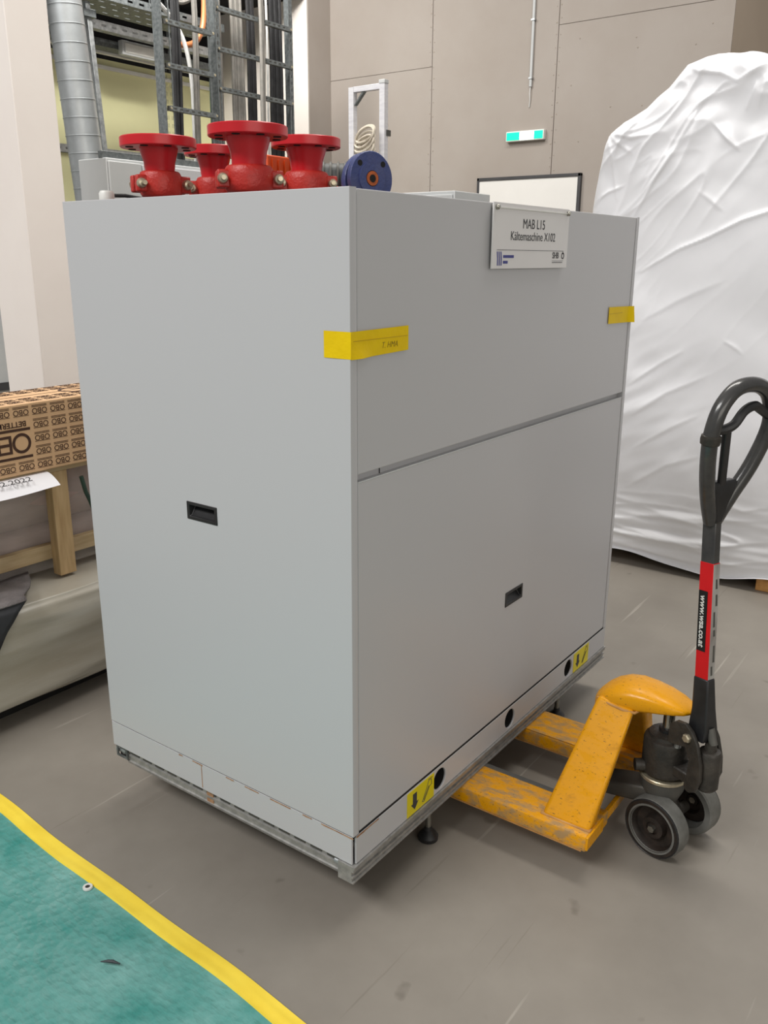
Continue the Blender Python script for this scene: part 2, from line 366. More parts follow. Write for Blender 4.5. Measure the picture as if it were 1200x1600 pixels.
struct(MB().box(3.3, 5.6, 6.275, 6.3, 3.24, 3.275).build('trim_1', MT['white'], bevel=.003))

struct(MB().box(1.0, 3.3, 6.285, 6.3, .40, .47).build('trim_3', MT['frame'], bevel=.002))

# ================================================================== chiller cabinet
W, Lx, ZB, ZT = 0.912, 1.518, 0.25, 1.70
ch = thing('chiller_cabinet', 'tall light grey sheet metal chiller cabinet raised on a yellow pallet truck', 'cabinet', (Lx / 2, W / 2, 0))
def hx(cx, cz, hw=.051, hh=.0205): return [(cx - hw, cz - hh), (cx + hw, cz - hh), (cx + hw, cz + hh), (cx - hw, cz + hh)]
# left side panel: local (u = -y, v = z)
me = flat_shape([[(-W, ZB + .0012), (0, ZB + .0012), (0, ZT), (-W, ZT)], hx(-.463, .971)], .022, .0015)
sp = MB().mesh(me, FX(.003, 0, 0)).build('side_panel', MT['cab'], ch, angle=30)
def grip(parent, Mf):
    """black recessed pull: rim, sloping bowl"""
    b = MB()
    o, i, d = (.053, .0225), (.044, .0145), .022
    q = lambda u, v, n: Mf @ Vector((u, v, n))
    ro = [(-o[0], -o[1]), (o[0], -o[1]), (o[0], o[1]), (-o[0], o[1])]; ri = [(-i[0], -i[1]), (i[0], -i[1]), (i[0], i[1]), (-i[0], i[1])]
    rb = [(-.042, -.012), (.042, -.012), (.042, .0135), (-.042, .0135)]
    vs = [q(*p, -.008) for p in ro] + [q(*p, .002) for p in ro] + [q(*p, .002) for p in ri] + [q(p[0], p[1], -.004 if k < 2 else -d) for k, p in enumerate(rb)]
    fs = []
    for a in (0, 4, 8): fs += [(a + k, a + (k + 1) % 4, a + 4 + (k + 1) % 4, a + 4 + k) for k in range(4)]
    fs.append((12, 13, 14, 15)); b._add(vs, fs)
    return b.build('recessed_grip', MT['black'], parent, bevel=.0012, label='black recessed pull handle')
grip(sp, FX(-.008, .463, .971))
# far side and rear panels, top tray
MB().box(Lx - .020, Lx, 0, W, ZB, ZT).build('side_panel', MT['cab'], ch, bevel=.0015)
MB().box(.014, Lx - .02, W - .022, W, ZB, ZT).build('rear_panel', MT['cab'], ch, bevel=.0015)
MB().box(.014, Lx - .02, .028, W - .022, 1.60, 1.62).build('top_tray', MT['galvdark'], ch)
MB().box(.014, Lx - .02, .027, .05, .26, 1.69).build('inner_frame', MT['dkgrey'], ch)
MB().box(.016, Lx - .022, .020, .027, 1.095, 1.150).build('gap_channel', MT['cab'], ch)
MB().box(.116, .118, .0185, .0205, 1.112, 1.132).build('channel_notch', MT['hole'], ch)
# front panels
up = MB().mesh(flat_shape([rect(.0175, 1.131, Lx - .0225, ZT - .002)], .024, .002), FY(0, .014, 0)).build('upper_front_panel', MT['cab'], ch, angle=30)
lo = MB().mesh(flat_shape([rect(.0175, ZB + .0015, Lx - .0225, 1.113), hx(.761, .620)], .024, .002), FY(0, .014, 0)).build('lower_front_panel', MT['cab'], ch, angle=30)
grip(lo, FY(.761, .002, .620))
# lighter folded lip on the lower panel's upper edge
MB().box(.0175, Lx - .0225, .0015, .006, 1.1115, 1.1145).build('panel_lip', MT['lgrey'], lo, bevel=.001)
# plinth with round access holes
holes = [(.372, .209), (.772, .209), (1.196, .209)]
pf = MB().mesh(flat_shape([rect(.003, .171, Lx, ZB - .0015)] + [circ(x, z, .031) for x, z in holes], .006, .001), FY(0, .003, 0)).build('front_plinth', MT['cab'], ch, angle=30)
for x, z in holes:
    MB().lathe([(.031, 0), (.031, .06), (0, .06)], (x, .006, z), (0, 1, 0), 28, cap=False).build('access_hole', MT['hole'], pf)
    MB().lathe([(.013, .0), (.013, .03), (.008, .034), (0, .034)], (x - .004, .036, z - .030), (0, 0, 1), 16).build('adjuster_nut', MT['chrome'], pf)
ps = MB().mesh(flat_shape([rect(-W, .171, -.006, ZB - .0015)], .006, .001), FX(-.004, 0, 0)).build('side_plinth', MT['cab'], ch, angle=30)
MB().box(-.0074, -.0069, .524, .5265, .176, .245).build('plinth_joint', MT['rustdk'], ps)
MB().box(Lx - .006, Lx, .01, W, .171, ZB - .003).build('side_plinth', MT['cab'], ch)
MB().box(.006, Lx - .006, W - .006, W, .171, ZB - .003).build('rear_plinth', MT['cab'], ch)
MB().box(.004, Lx - .01, .012, W - .012, .225, ZB - .001).build('base_sheet', MT['hole'], ch)
# rust along the joint
MB().box(-.0055, .0, .008, W - .01, ZB - .004, ZB + .004).build('joint_shadow_gap', MT['hole'], ch)
MB().box(.0, Lx, .0012, .004, ZB - .004, ZB + .005).build('joint_shadow_gap', MT['hole'], ch)
for a, b, zz in ((.0, .10, .0), (.13, .16, .001), (.20, .27, .0), (.31, .36, -.001), (.40, .43, .0), (.52, .56, .0), (.60, .615, .0)):
    MB().grid(lambda u, v: (-.0079, a + (b - a) * u, ZB - .0018 + zz * .3 - v * (.003 + .003 * abs(noise.noise((a * 9, u * 4, 3))))), 10, 2).build('rust_stain', MT['rustdk'], ps)
MB().grid(lambda u, v: (.003 + .09 * u, -.0006, ZB - .0018 - v * (.004 + .006 * (1 - u) * abs(noise.noise((u * 5, 2, 3))))), 12, 2).build('rust_stain', MT['rustdk'], pf)
# aluminium base rails: stepped profile extruded
def rail_profile():   # (out, z): out = distance outwards from the plinth plane
    return [(-.045, .122), (-.004, .122), (.002, .1225), (.002, .127), (-.003, .128), (-.003, .137), (.001, .138), (.001, .142), (-.004, .143), (-.004, .154),
            (.003, .155), (.003, .163), (.006, .165), (.006, .170), (-.045, .170)]
r0 = [Vector((-.012, -o, z)) for o, z in rail_profile()]; r1 = [Vector((Lx + .004, -o, z)) for o, z in rail_profile()]
MB().loft([r0, r1]).build('base_rail', MT['rail'], ch, smooth=False, label='scuffed aluminium base rail with long grooves')
prof = [(-.05, .118), (-.012, .118), (-.010, .126), (-.014, .128), (-.014, .138), (-.011, .140), (-.011, .146), (-.016, .148), (-.016, .160), (-.010, .162), (-.010, .170), (-.05, .170)]
r0 = [Vector((-o - .006, .035, z)) for o, z in prof]; r1 = [Vector((-o - .006, W - .045, z)) for o, z in prof]
sr = MB().loft([r0, r1]).build('base_rail', MT['rail'], ch, smooth=False, label='scuffed aluminium base rail with long grooves')
sl = MB()
for k in range(15): sl.box(.0075, .0105, .06 + k * .054, .06 + k * .054 + .036, .1505, .1565)
sl.build('rail_slot', MT['dkgrey'], sr)
MB().box(.006, .0095, .50, .525, .126, .168).build('rust_patch', MT['rustdk'], sr)
MB().cyl((.012, .006, .146), (.012, .07, .146), .010, seg=14).build('rail_pin', MT['galv'], ch)
MB().lathe([(.013, 0), (.013, .012), (.009, .014), (.009, .04), (0, .04)], (.02, W - .03, .145), (-.2, 1, 0), 14).build('rail_pin', MT['galv'], ch)
cb = MB(); cb.mesh(flat_shape([rect(-.025, -.018, .025, .018), rect(-.019, -.012, .019, .012)], .004), FX(.002, W - .026, .148))
cb.build('corner_bracket', MT['galvdark'], ch)
MB().box(.01, .045, W - .046, W - .006, .121, .170).build('rail_end', MT['hole'], ch)
MB().box(Lx - .05, Lx - .01, .05, W - .05, .122, .170).build('base_rail', MT['rail'], ch)
MB().box(.05, Lx - .05, W - .05, W - .012, .122, .170).build('base_rail', MT['rail'], ch)
for x, y in ((.376, .036), (1.205, .036), (.376, W - .04), (1.205, W - .04)):
    f = MB().lathe([(.0285, .002), (.029, .012), (.0265, .015), (.020, .024), (.012, .030), (.010, .040), (0, .040)], (x, y, 0), seg=26).build('levelling_foot', MT['black'], ch)
    MB().cyl((x, y, .04), (x - .002, y, .21), .0085, seg=14).build('threaded_rod', MT['chrome'], f)
# yellow tape
def strip(name, m, fn, nu=14, nv=3, parent=ch, label=None, t=.0006):
    return MB().grid(fn, nu, nv).build(name, m, parent, label=label)
def tapeL(u, v): return (-.0088 - .0004 * math.sin(u * 5), .068 - u * .070, 1.374 + v * .054)
def tapeF(u, v):
    bulge = .010 * max(0, 1 - abs(u - .16) / .20) * max(0, .45 - v) * 1.6
    return (-.0085 + u * .2025, -.0012 - bulge, 1.376 + v * .052 - .003 * (1 - u) * (1 - v) + .002 * u)
strip('adhesive_tape', MT['tape'], tapeL, label='yellow tape on the side panel')
tf = strip('adhesive_tape', MT['tape'], tapeF, 24, 8, label='yellow tape across the panel joint')
MB().box(.0, .19, -.0022, -.0018, 1.4085, 1.4095).build('tape_crease', mat('tape_fold', rgb(178, 140, 8), .6, var=rgb(186, 150, 8), scale=10), tf)
MB().mesh(text_mesh('T. HMA', .018, .0003, shear=.3, bold=-.0002), FY(.124, -.0016, 1.394)).build('handwriting', mat('faded_marker', rgb(120, 98, 20), .7, var=rgb(140, 114, 20), scale=60), tf)
def tapeR(u, v):
    k = max(0, u - .82) / .18
    return (1.315 + u * .207, -.0012 - .016 * math.sin(k * math.pi) * (1 - .4 * v), 1.366 + v * .052 + .004 * (1 - u))
tr = strip('adhesive_tape', MT['tape'], tapeR, 30, 6, label='yellow tape at the far edge of the upper panel')
MB().box(1.318, 1.43, -.0022, -.0018, 1.400, 1.401).build('tape_crease', bpy.data.materials['tape_fold'], tr)
# stickers with arrow and spanner beside the access holes
def stick(x0, side):
    s = MB().box(x0, x0 + .126, -.0012, .0, .173, .2445).build('jacking_sticker', MT['sticker'], pf, label='yellow sticker with black arrow and spanner sketch')
    ax = x0 + .034; a = [(ax - .009, .232), (ax + .009, .232), (ax + .009, .203), (ax + .017, .203), (ax, .183), (ax - .017, .203), (ax - .009, .203)]
    m = MB().mesh(flat_shape([a], .0006), FY(0, -.0015, 0))
    # spanner outline
    p = [(x0 + .070, .186), (x0 + .078, .183), (x0 + .103, .216), (x0 + .114, .218), (x0 + .112, .234), (x0 + .098, .235), (x0 + .094, .224), (x0 + .070, .186)]
    for q in (p, [(x0 + .076, .188), (x0 + .1, .219)], [(x0 + .097, .239), (x0 + .116, .238)]):
        m.tube([(x, -.0014, z) for x, z in q], .0009, 4)
    m.build('print', MT['ink'], pf)
stick(.216, 0); stick(1.238, 1)

# sign plate screwed to the upper panel
sg = thing('sign_plate', 'white name plate reading MAB L15 Kältemaschine X102 on the cabinet front', 'sign', (.745, -.01, 1.545))
R = Matrix.Rotation(math.radians(-.3), 4, 'Y')
SM = FY(.745, -.006, 1.6215)
MB().mesh(flat_shape([rect(-.212, -.0765, .212, .0775)], .004, .0008), SM @ Matrix.Translation((0, 0, -.002 + .004))).build('plate', MT['sign'], sg)
MB().mesh(flat_shape([rect(-.19, .064, .197, .0675)], .004, .0008), SM @ Matrix.Translation((0, 0, .005))).build('edge_fold', MT['white'], sg)
for x in (-.199, .199):
    MB().lathe([(.0062, 0), (.0062, .016), (.004, .019), (0, .019)], SM @ Vector((x, .066, -.008 + .002)), (0, -1, 0), 14).build('screw', MT['chrome'], sg)
pr = MB(); Z4 = Matrix.Translation((0, 0, .0045))
pr.mesh(text_mesh('MAB L15', .0335, .0006), SM @ Matrix.Translation((.002, .031, .0043)))
pr.mesh(text_mesh('Kältemaschine X102', .0305, .0006), SM @ Matrix.Translation((.003, .001, .0043)))
pr.mesh(flat_shape([rect(-.19, -.0325, .186, -.0315)], .0006), SM @ Z4)
pr.mesh(text_mesh('SHB', .0225, .0006, bold=.0003), SM @ Matrix.Translation((.138, -.0445, .0043)))
pr.mesh(flat_shape([circ(.183, -.0445, .0088, 20), circ(.183, -.0445, .0058, 20)], .0006), SM @ Z4)
pr.mesh(flat_shape([[(.1795, -.040), (.183, -.0335), (.1865, -.040)]], .0006), SM @ Z4)
pr.mesh(flat_shape([rect(.116, -.0582, .186, -.0576)], .0006), SM @ Z4); pr.mesh(flat_shape([rect(.118, -.0628, .182, -.0612)], .0006), SM @ Z4)
pr.build('print', MT['ink'], sg)
pb = MB()
for k in range(3):
    x = -.187 + k * .0092
    pb.mesh(flat_shape([[(x - .003, -.036), (x + .001, -.036), (x + .0042, -.052), (x + .0042, -.069), (x, -.069), (x + .0002, -.053)]], .0006), SM @ Z4)
for z, n in ((-.0475, 9), (-.061, 4)):
    for k in range(n): pb.mesh(flat_shape([rect(-.157 + k * .0062, z - .0034, -.157 + k * .0062 + .0048, z + .0034)], .0006), SM @ Z4)
pb.build('blue_print', MT['inkblue'], sg)

# flanged pipe connections on the cabinet's top
def connection(x, y, zf, rf, rn, zc, cang, label):
    fl = MB().lathe([(rn * .8, zf - .15), (rn, zf - .149), (rn, zf - .062), (rn * 1.03, zf - .058), (rn * 1.06, zf - .045), (rn * 1.25, zf - .022), (rn * 1.3, zf - .012), (rf - .002, zf - .012), (rf, zf - .010),
                     (rf, zf + .010), (rf - .002, zf + .012), (rn * 1.5, zf + .012), (rn * 1.48, zf + .015), (rn * .85, zf + .015), (rn * .85, zf - .1)], (x, y, 0), seg=48)
    flo = fl.build('pipe_flange', MT['red'], ch, label=label)
    for k in range(8):
        a = 2 * math.pi * (k + .5) / 8; q = (x + rf * .78 * math.cos(a), y + rf * .78 * math.sin(a), zf - .0126)
        MB().lathe([(.0095, -.001), (.0095, .001), (0, .001)], q, (0, 0, 1), 14).build('bolt_hole', MT['hole'], flo)
    MB().cyl((x, y, 1.61), (x, y, zc), rn * .95, seg=28).build('pipe_stub', MT['red2'], flo)
    c = MB().lathe([(rn, -.030), (rn * 1.30, -.030), (rn * 1.42, -.022), (rn * 1.46, -.010), (rn * 1.46, .010), (rn * 1.42, .022), (rn * 1.28, .031), (rn, .031)], (x, y, zc), seg=36)
    e = Vector((math.cos(cang), math.sin(cang), 0)); n = Vector((-e.y, e.x, 0))
    for s in (-1, 1):
        for t in (-1, 1):
            c.obox(Vector((x, y, zc)) + e * s * rn * 1.55 + n * t * .017, (e, n, (0, 0, 1)), (rn * .75, .020, .040))
    c.build('grooved_coupling', MT['red2'], flo, bevel=.004)
    for s in (-1, 1):
        p = Vector((x, y, zc)) + e * s * rn * 1.62
        b = MB().cyl(p - n * .055, p + n * .050, .0055, seg=12)
        b.lathe([(.0, -.012), (.010, -.009), (.0125, 0), (.0125, .004), (0, .004)], p - n * .030, n, 14)
        b.lathe([(.0105, -.004), (.0105, .008), (0, .008)], p + n * .030, n, 6)
        b.build('coupling_bolt', MT['bolt'], flo)
connection(.153, .728, 1.838, .0925, .036, 1.742, math.radians(-20), 'red pipe flange at the left end of the cabinet top')
connection(.188, .454, 1.848, .0925, .040, 1.744, math.radians(-38), 'highest red pipe flange, in front of the others')
connection(.432, .830, 1.850, .080, .036, 1.752, math.radians(-50), 'smallest red pipe flange half hidden behind its neighbour')
connection(.515, .561, 1.862, .0925, .042, 1.760, math.radians(-45), 'red pipe flange nearest the blue flange')
# blue flanged valve
bo = Vector((.785, .542, 1.792)); bd = Vector((-.30, -.95, .02)).normalized()
bv = MB()
bv.lathe([(.030, -.19), (.030, -.04), (.036, -.026), (.074, -.022), (.076, -.019), (.076, -.004), (.074, -.002), (.046, -.002), (.046, .002), (.022, .002), (.020, -.02), (0, -.02)], bo, bd, 44)
bv.lathe([(.04, -.17), (.05, -.16), (.05, -.12), (.04, -.11), (.03, -.11)], bo, bd, 28)
bvo = bv.build('blue_pipe_flange', MT['blue'], ch, label='blue cast flange with rusty bore')
MB().cyl(bo + bd * .003, bo + bd * -.012, .0205, .017, seg=24).build('rusty_bore', MT['rust'], bvo)
MB().cyl(bo + bd * .0035, bo + bd * .001, .011, seg=20).build('bore_opening', MT['hole'], bvo)
t_ = bd.orthogonal().normalized(); t_ = Vector((0, 0, 1)).cross(bd).normalized(); up_ = bd.cross(t_)
for k in range(4):
    a = math.pi / 4 + k * math.pi / 2
    MB().cyl(bo + (t_ * math.cos(a) + up_ * math.sin(a)) * .058 + bd * -.0015, bo + (t_ * math.cos(a) + up_ * math.sin(a)) * .058 + bd * -.004, .0085, seg=14).build('bolt_hole', MT['hole'], bvo)
# pale grey twin flange behind on the right
MB().lathe([(.082, -.052), (.084, -.048), (.084, -.034), (.082, -.030), (.03, -.030)], bo + Vector((.010, .0, -.008)), bd, 44).build('counter_flange', MT['blue'], bvo)
# valve body below holding it up
MB().cyl((bo - bd * .13)[:2] + (1.61,), bo - bd * .13, .034, seg=24).build('valve_body', MT['blue'], bvo)
# pump motor and orange terminal box
mo = MB().lathe([(.0, -.07), (.045, -.07), (.05, -.062), (.05, .055), (.044, .065), (0, .065)], (.79, .70, 1.792), (.6, -.8, 0), 30)
moo = mo.build('pump_motor', MT['motor'], ch)
fi = MB()
for k in range(5): fi.lathe([(.05, -.003), (.055, -.003), (.055, .003), (.05, .003)], Vector((.79, .70, 1.792)) + Vector((.6, -.8, 0)) * (-.045 + k * .022), (.6, -.8, 0), 30)
fi.build('cooling_fins', MT['dkgrey'], moo)
MB().box(.76, .83, .64, .72, 1.61, 1.76).build('motor_foot', MT['motor'], moo, bevel=.004)
MB().tube([(.74, .66, 1.78), (.73, .63, 1.765), (.75, .61, 1.74), (.75, .60, 1.70)], .006, 8).build('red_lead', MT['orange'], moo)
ob = MB().box(.575, .700, .76, .86, 1.61, 1.852).build('orange_box', MT['orange'], ch, bevel=.004)
gr = MB()
for k in range(4): gr.box(.592 + k * .026, .602 + k * .026, .756, .7605, 1.70, 1.84)
gr.build('box_ribs', MT['orange'], ob)
MB().lathe([(.016, 1.62), (.016, 1.70), (.019, 1.704), (.019, 1.722), (.015, 1.728), (0, 1.728)], (.08, .850, 0), seg=20).build('white_cap', MT['white'], ch)
MB().tube([(.12, .88, 1.72), (.16, .88, 1.722), (.24, .86, 1.712), (.34, .88, 1.716), (.46, .86, 1.70), (.5, .84, 1.66)], .005, 8).build('hose', MT['black'], ch)

# ================================================================== pallet truck
pt = thing('pallet_truck', 'worn yellow hand pallet truck with black loop handle under the grey cabinet', 'pallet truck', (.761, -.1, 0))
CX = .761; FT = .121
for s in (-1, 1):
    xo, xi = CX + s * .274, CX + s * .120
    a, b = min(xo, xi), max(xo, xi)
    pr_ = [(a, .078), (a, FT - .012), (a + .004, FT - .004), (a + .013, FT), (b - .013, FT), (b - .004, FT - .004), (b, FT - .012), (b, .078), (b - .006, .074), (a + .006, .074)]
    ys = (-.380, -.36, .60, .70, .76)
    rings = []
    for y in ys:
        k = 1.0 if y < .65 else (.9 if y < .73 else .6)
        zz = .0 if y < .65 else (.004 if y < .73 else .016)
        rings.append([Vector((((x - (a + b) / 2) * k) + (a + b) / 2, y, max(.074 + zz, z - zz * .4))) for x, z in pr_])
    fk = MB().loft(rings).build('fork', MT['yelfork'], pt, bevel=.002)
    # dark worn lip on the inner long edge
    il = (b - .022, b - .004) if s < 0 else (a + .006, a + .024)
    MB().box(il[0], il[1], -.235, .50, FT - .0035, FT + .0012).build('edge_strip', MT['dkgrey'] if s < 0 else MT['yelfork'], fk, bevel=.001)
    MB().box(a - .001, a + .001, -.37, .6, .0745, .0785).build('lower_lip', MT['woodblk'], fk)
    for q in (0, 1):
        MB().lathe([(.010, -.036), (.037, -.036), (.040, -.030), (.040, .030), (.037, .036), (.010, .036)], ((a + b) / 2, .56 + q * .086, .0405), (1, 0, 0), 24).build('load_roller', MT['tyre'], pt)
    MB().cyl((a + .01, .56, .0405), (b - .01, .56, .0405), .010, seg=12).build('roller_axle', MT['dk'], pt)
    # slanting tower arm: hollow-looking channel, broad face outward
    x0, x1 = CX + s * .250, CX + s * .072
    ty = ((-.240, -.378), (-.305, -.408)); th = s * -.045
    n = Vector((s * .86, 0, .51)).normalized() * .018
    B = [Vector((x0, ty[0][0], FT - .002)), Vector((x0, ty[0][1], FT - .002)), Vector((x0 + th, ty[0][1], FT - .002)), Vector((x0 + th, ty[0][0], FT - .002))]
    T = [Vector((x1, ty[1][0], .425)), Vector((x1, ty[1][1], .412)), Vector((x1 + th, ty[1][1] + .01, .40)), Vector((x1 + th, ty[1][0], .41))]
    MB().hexa(B, T).build('tower_arm', MT['yel'], pt, bevel=.011, seg=4)
    MB().box(min(x0, x0 - s * .02), max(x0, x0 - s * .02) + 0, ty[0][1] - .003, ty[0][0] + .003, FT - .003, FT + .004).build('weld_bead', MT['woodblk'], pt, bevel=.003)
    # heel plate turned round the fork end
    MB().box(a + .002, b - .045 if s < 0 else b - .002, -.386, -.378, .080, FT - .001).build('heel_plate', MT['yel'], pt, bevel=.002)
MB().box(CX - .13, CX + .13, -.378, -.366, .082, .110).build('cross_plate', MT['yel'], pt, bevel=.002)
# rounded hood over the pump
def hood_ring(y, hw, z0, z1, dx=0):
    zc, hz = (z0 + z1) / 2, (z1 - z0) / 2; out = []
    for k in range(28):
        t = 2 * math.pi * k / 28; c, s = math.cos(t), math.sin(t)
        e = .78 if s > 0 else .45
        out.append(Vector((CX + dx + hw * math.copysign(abs(c) ** .75, c), y, zc + hz * math.copysign(abs(s) ** e, s))))
    return out
hd = [(-.280, .022, .375, .398), (-.286, .040, .365, .410), (-.302, .060, .362, .428), (-.325, .070, .365, .446), (-.355, .073, .378, .460), (-.39, .071, .390, .466), (-.43, .066, .398, .464), (-.47, .060, .405, .456),
      (-.505, .051, .411, .445), (-.528, .039, .415, .435), (-.541, .024, .418, .428), (-.545, .010, .420, .425)]
MB().loft([hood_ring(*h) for h in hd]).build('hood', MT['yel'], pt, angle=60)
MB().tube([(CX - .066, -.302, .414), (CX - .076, -.34, .410), (CX - .077, -.38, .405), (CX - .070, -.41, .403), (CX - .05, -.415, .403)], .004, 8).build('weld_bead', MT['woodblk'], pt)
# front wall of the tower (dark inside seen between arm and pump)
MB().hexa([(CX - .16, -.30, .12), (CX + .16, -.30, .12), (CX + .16, -.285, .12), (CX - .16, -.285, .12)], [(CX - .06, -.34, .40), (CX + .06, -.34, .40), (CX + .06, -.325, .40), (CX - .06, -.325, .40)]).build('tower_web', MT['dk'], pt)
# hydraulic pump
SA = math.radians(-22)
e_ = Vector((math.cos(SA), math.sin(SA), 0)); b_ = Vector((math.sin(SA), -math.cos(SA), 0)); UP = Vector((0, 0, 1))
P0 = Vector((CX, -.482, 0))
pu = MB().lathe([(.030, .16), (.050, .165), (.050, .20), (.046, .205), (.046, .218), (.059, .225), (.061, .232), (.061, .318), (.058, .326), (.050, .330), (.048, .338), (.030, .342), (.018, .343), (0, .343)], P0, UP, 36).build('pump_housing', MT['dk'], pt)
MB().cyl(P0 + UP * .34, P0 + UP * .418, .0155, seg=20).build('lift_rod', MT['chrome'], pt)
MB().lathe([(.021, .0), (.024, .004), (.024, .012), (.02, .014)], P0 + UP * .340, UP, 20).build('rod_seal', MT['black'], pt)
MB().lathe([(.062, .205), (.064, .207), (.064, .214), (.062, .216), (.05, .216)], P0, UP, 32).build('bearing_ring', MT['bolt'], pt)
MB().lathe([(.0, .13), (.030, .132), (.048, .15), (.058, .175), (.060, .205), (.05, .207)], P0, UP, 32).build('turntable', MT['dkgrey'], pt)
MB().hexa([P0 + Vector((-.040, .17, .105)), P0 + Vector((.040, .17, .105)), P0 + Vector((.045, -.03, .135)), P0 + Vector((-.045, -.03, .135))],
          [P0 + Vector((-.040, .17, .145)), P0 + Vector((.040, .17, .145)), P0 + Vector((.045, -.03, .19)), P0 + Vector((-.045, -.03, .19))]).build('frame_bracket', MT['dkgrey'], pt, bevel=.006)
MB().lathe([(.009, 0), (.009, .006), (0, .006)], P0 + Vector((-.046, .015, .15)), (-1, 0, 0), 6).build('bracket_bolt', MT['chrome'], pt)
for k, (dx, dy, z) in enumerate(((-.05, .065, .24), (.05, .06, .24))):
    MB().cyl(P0 + Vector((dx, dy, z)), P0 + Vector((dx * .4, dy * .3, z)), .017, seg=16).build('pump_port', MT['dk'], pt)
MB().lathe([(.010, 0), (.010, .012), (.006, .014), (.006, .022), (0, .022)], P0 + b_ * .05 - e_ * .02 + UP * .325, UP, 12).build('release_valve', MT['galv'], pt)
# steering axle and wheels
WC = P0 + Vector((.016, -.034, 0)); we = Vector((math.cos(math.radians(-14)), math.sin(math.radians(-14)), 0))
MB().cyl(WC - we * .06 + UP * .086, WC + we * .06 + UP * .086, .016, seg=16).build('axle', MT['dk'], pt)
MB().cyl(WC + UP * .08, P0 + UP * .16, .030, seg=20).build('steering_post', MT['dk'], pt)
for s in (-1, 1):
    c = WC + we * s * .080 + UP * .086
    wl = MB().lathe([(.064, -.026), (.080, -.026), (.0845, -.022), (.086, -.014), (.086, .014), (.0845, .022), (.080, .026), (.064, .026), (.058, .004), (.058, -.004), (.064, -.026)], c, we, 44, cap=False).build('wheel', MT['tyre'], pt)
    MB().lathe([(.081, -.0265), (.066, -.0272), (.062, -.022), (.057, -.006), (.034, -.002), (.030, -.020), (.018, -.022), (.016, -.018), (0, -.018)], c, we if s < 0 else -we, 40, cap=False).build('wheel_hub', MT['hub'], wl)
    MB().lathe([(.0805, -.0275), (.0830, -.0262), (.0830, -.022), (.074, -.022), (.0805, -.0275)], c, we if s < 0 else -we, 40, cap=False).build('tyre_edge', MT['black'], wl)
    MB().lathe([(.066, -.0284), (.071, -.0284), (.071, -.026), (.066, -.026), (.066, -.0284)], c, we if s < 0 else -we, 40, cap=False).build('hub_ring', MT['tyre'], wl)
    MB().lathe([(.010, -.030), (.010, -.016), (0, -.016)], c, we if s < 0 else -we, 6).build('axle_nut', MT['chrome'], wl)
# handle foot: two cheek plates, spring housing, roller
hp = P0 + b_ * .098 + UP * .385
def loc(u, v, w_): return hp + e_ * u + b_ * v + UP * w_
for s in (-1, 1):
    pts = [(-.060, .012), (-.040, .030), (-.012, .034), (.010, .020), (.030, -.010), (.046, -.060), (.050, -.105), (.038, -.142), (.016, -.150), (.006, -.120), (.010, -.060), (-.006, -.030), (-.040, -.040), (-.062, -.040)]
    MB().mesh(flat_shape([pts], .012, .002), frame_m(loc(s * .040, 0, 0), b_, UP)).build('cheek_plate', MT['dk'], pt)
    MB().lathe([(.012, 0), (.012, .008), (.009, .011), (0, .011)], loc(s * .046, 0, 0), e_ * s, 6).build('pivot_bolt', MT['bolt'], pt)
MB().cyl(loc(-.05, 0, 0), loc(.05, 0, 0), .008, seg=12).build('pivot_pin', MT['dk'], pt)
MB().lathe([(.0, -.145), (.024, -.143), (.030, -.135), (.030, -.04), (.026, -.032), (.016, -.030), (.014, -.01), (0, -.01)], loc(0, .038, 0), UP, 24).build('spring_housing', MT['dk'], pt)
MB().cyl(loc(-.036, .012, -.142), loc(.036, .012, -.142), .016, seg=18).build('pedal_roller', MT['dk'], pt)
MB().obox(loc(0, -.035, -.128), (e_, b_, UP), (.062, .070, .030)).build('pump_lever', MT['dk'], pt, bevel=.005)
MB().cyl(loc(.0, .045, -.012), loc(0, .030, .028), .011, seg=14).build('release_knob', MT['dkgrey'], pt)
# shaft leaning a little towards the cabinet
sd = (UP + b_ * -.075).normalized(); sb = (b_ - sd * b_.dot(sd)).normalized()
def sh(u, v, w_): return hp + b_ * .006 + e_ * u + sb * v + sd * w_
def ring(hw, hd_, w_, v0=0): return [sh(-hw, -hd_ + v0, w_), sh(hw, -hd_ + v0, w_), sh(hw, hd_ + v0, w_), sh(-hw, hd_ + v0, w_)]
HW, HD = .0115, .0190
MB().loft([ring(.024, .024, -.012), ring(.024, .028, .02, .003), ring(.019, .0235, .075, .003), ring(HW + .003, HD + .003, .160)]).build('shaft_socket', MT['black'], pt, bevel=.004)
shf = MB().loft([ring(HW, HD, .14), ring(HW, HD, .45), ring(HW, HD, .60)]).build('shaft', MT['grip'], pt, bevel=.002)
MB().loft([ring(HW + .0007, HD + .0007, .158), ring(HW + .0007, HD + .0007, .466)]).build('shaft_sleeve', MT['redlab'], shf, bevel=.001, label='red sticker sleeve on the shaft')
def on_shaft(u0, u1, w0, w1, off):   # strip lying on the side face of the shaft
    return [sh(-HW - .0007 - off, u0, w0), sh(-HW - .0007 - off, u1, w0), sh(-HW - .0007 - off, u1, w1), sh(-HW - .0007 - off, u0, w1)]
lb = MB().hexa(on_shaft(-.0185, .0075, .232, .392, .0002), on_shaft(-.0185, .0075, .232, .392, .0010)).build('web_address_label', MT['hole'], shf)
TM = frame_m(sh(-HW - .0020, -.0055, .312), -sd, -sb)
TM = frame_m(sh(-HW - .0020, -.0055, .312), -sd, sb)
MB().mesh(text_mesh('www.wsa.co.at', .0225, .0004, shear=.12, bold=.0005), TM).build('print', MT['white'], lb)
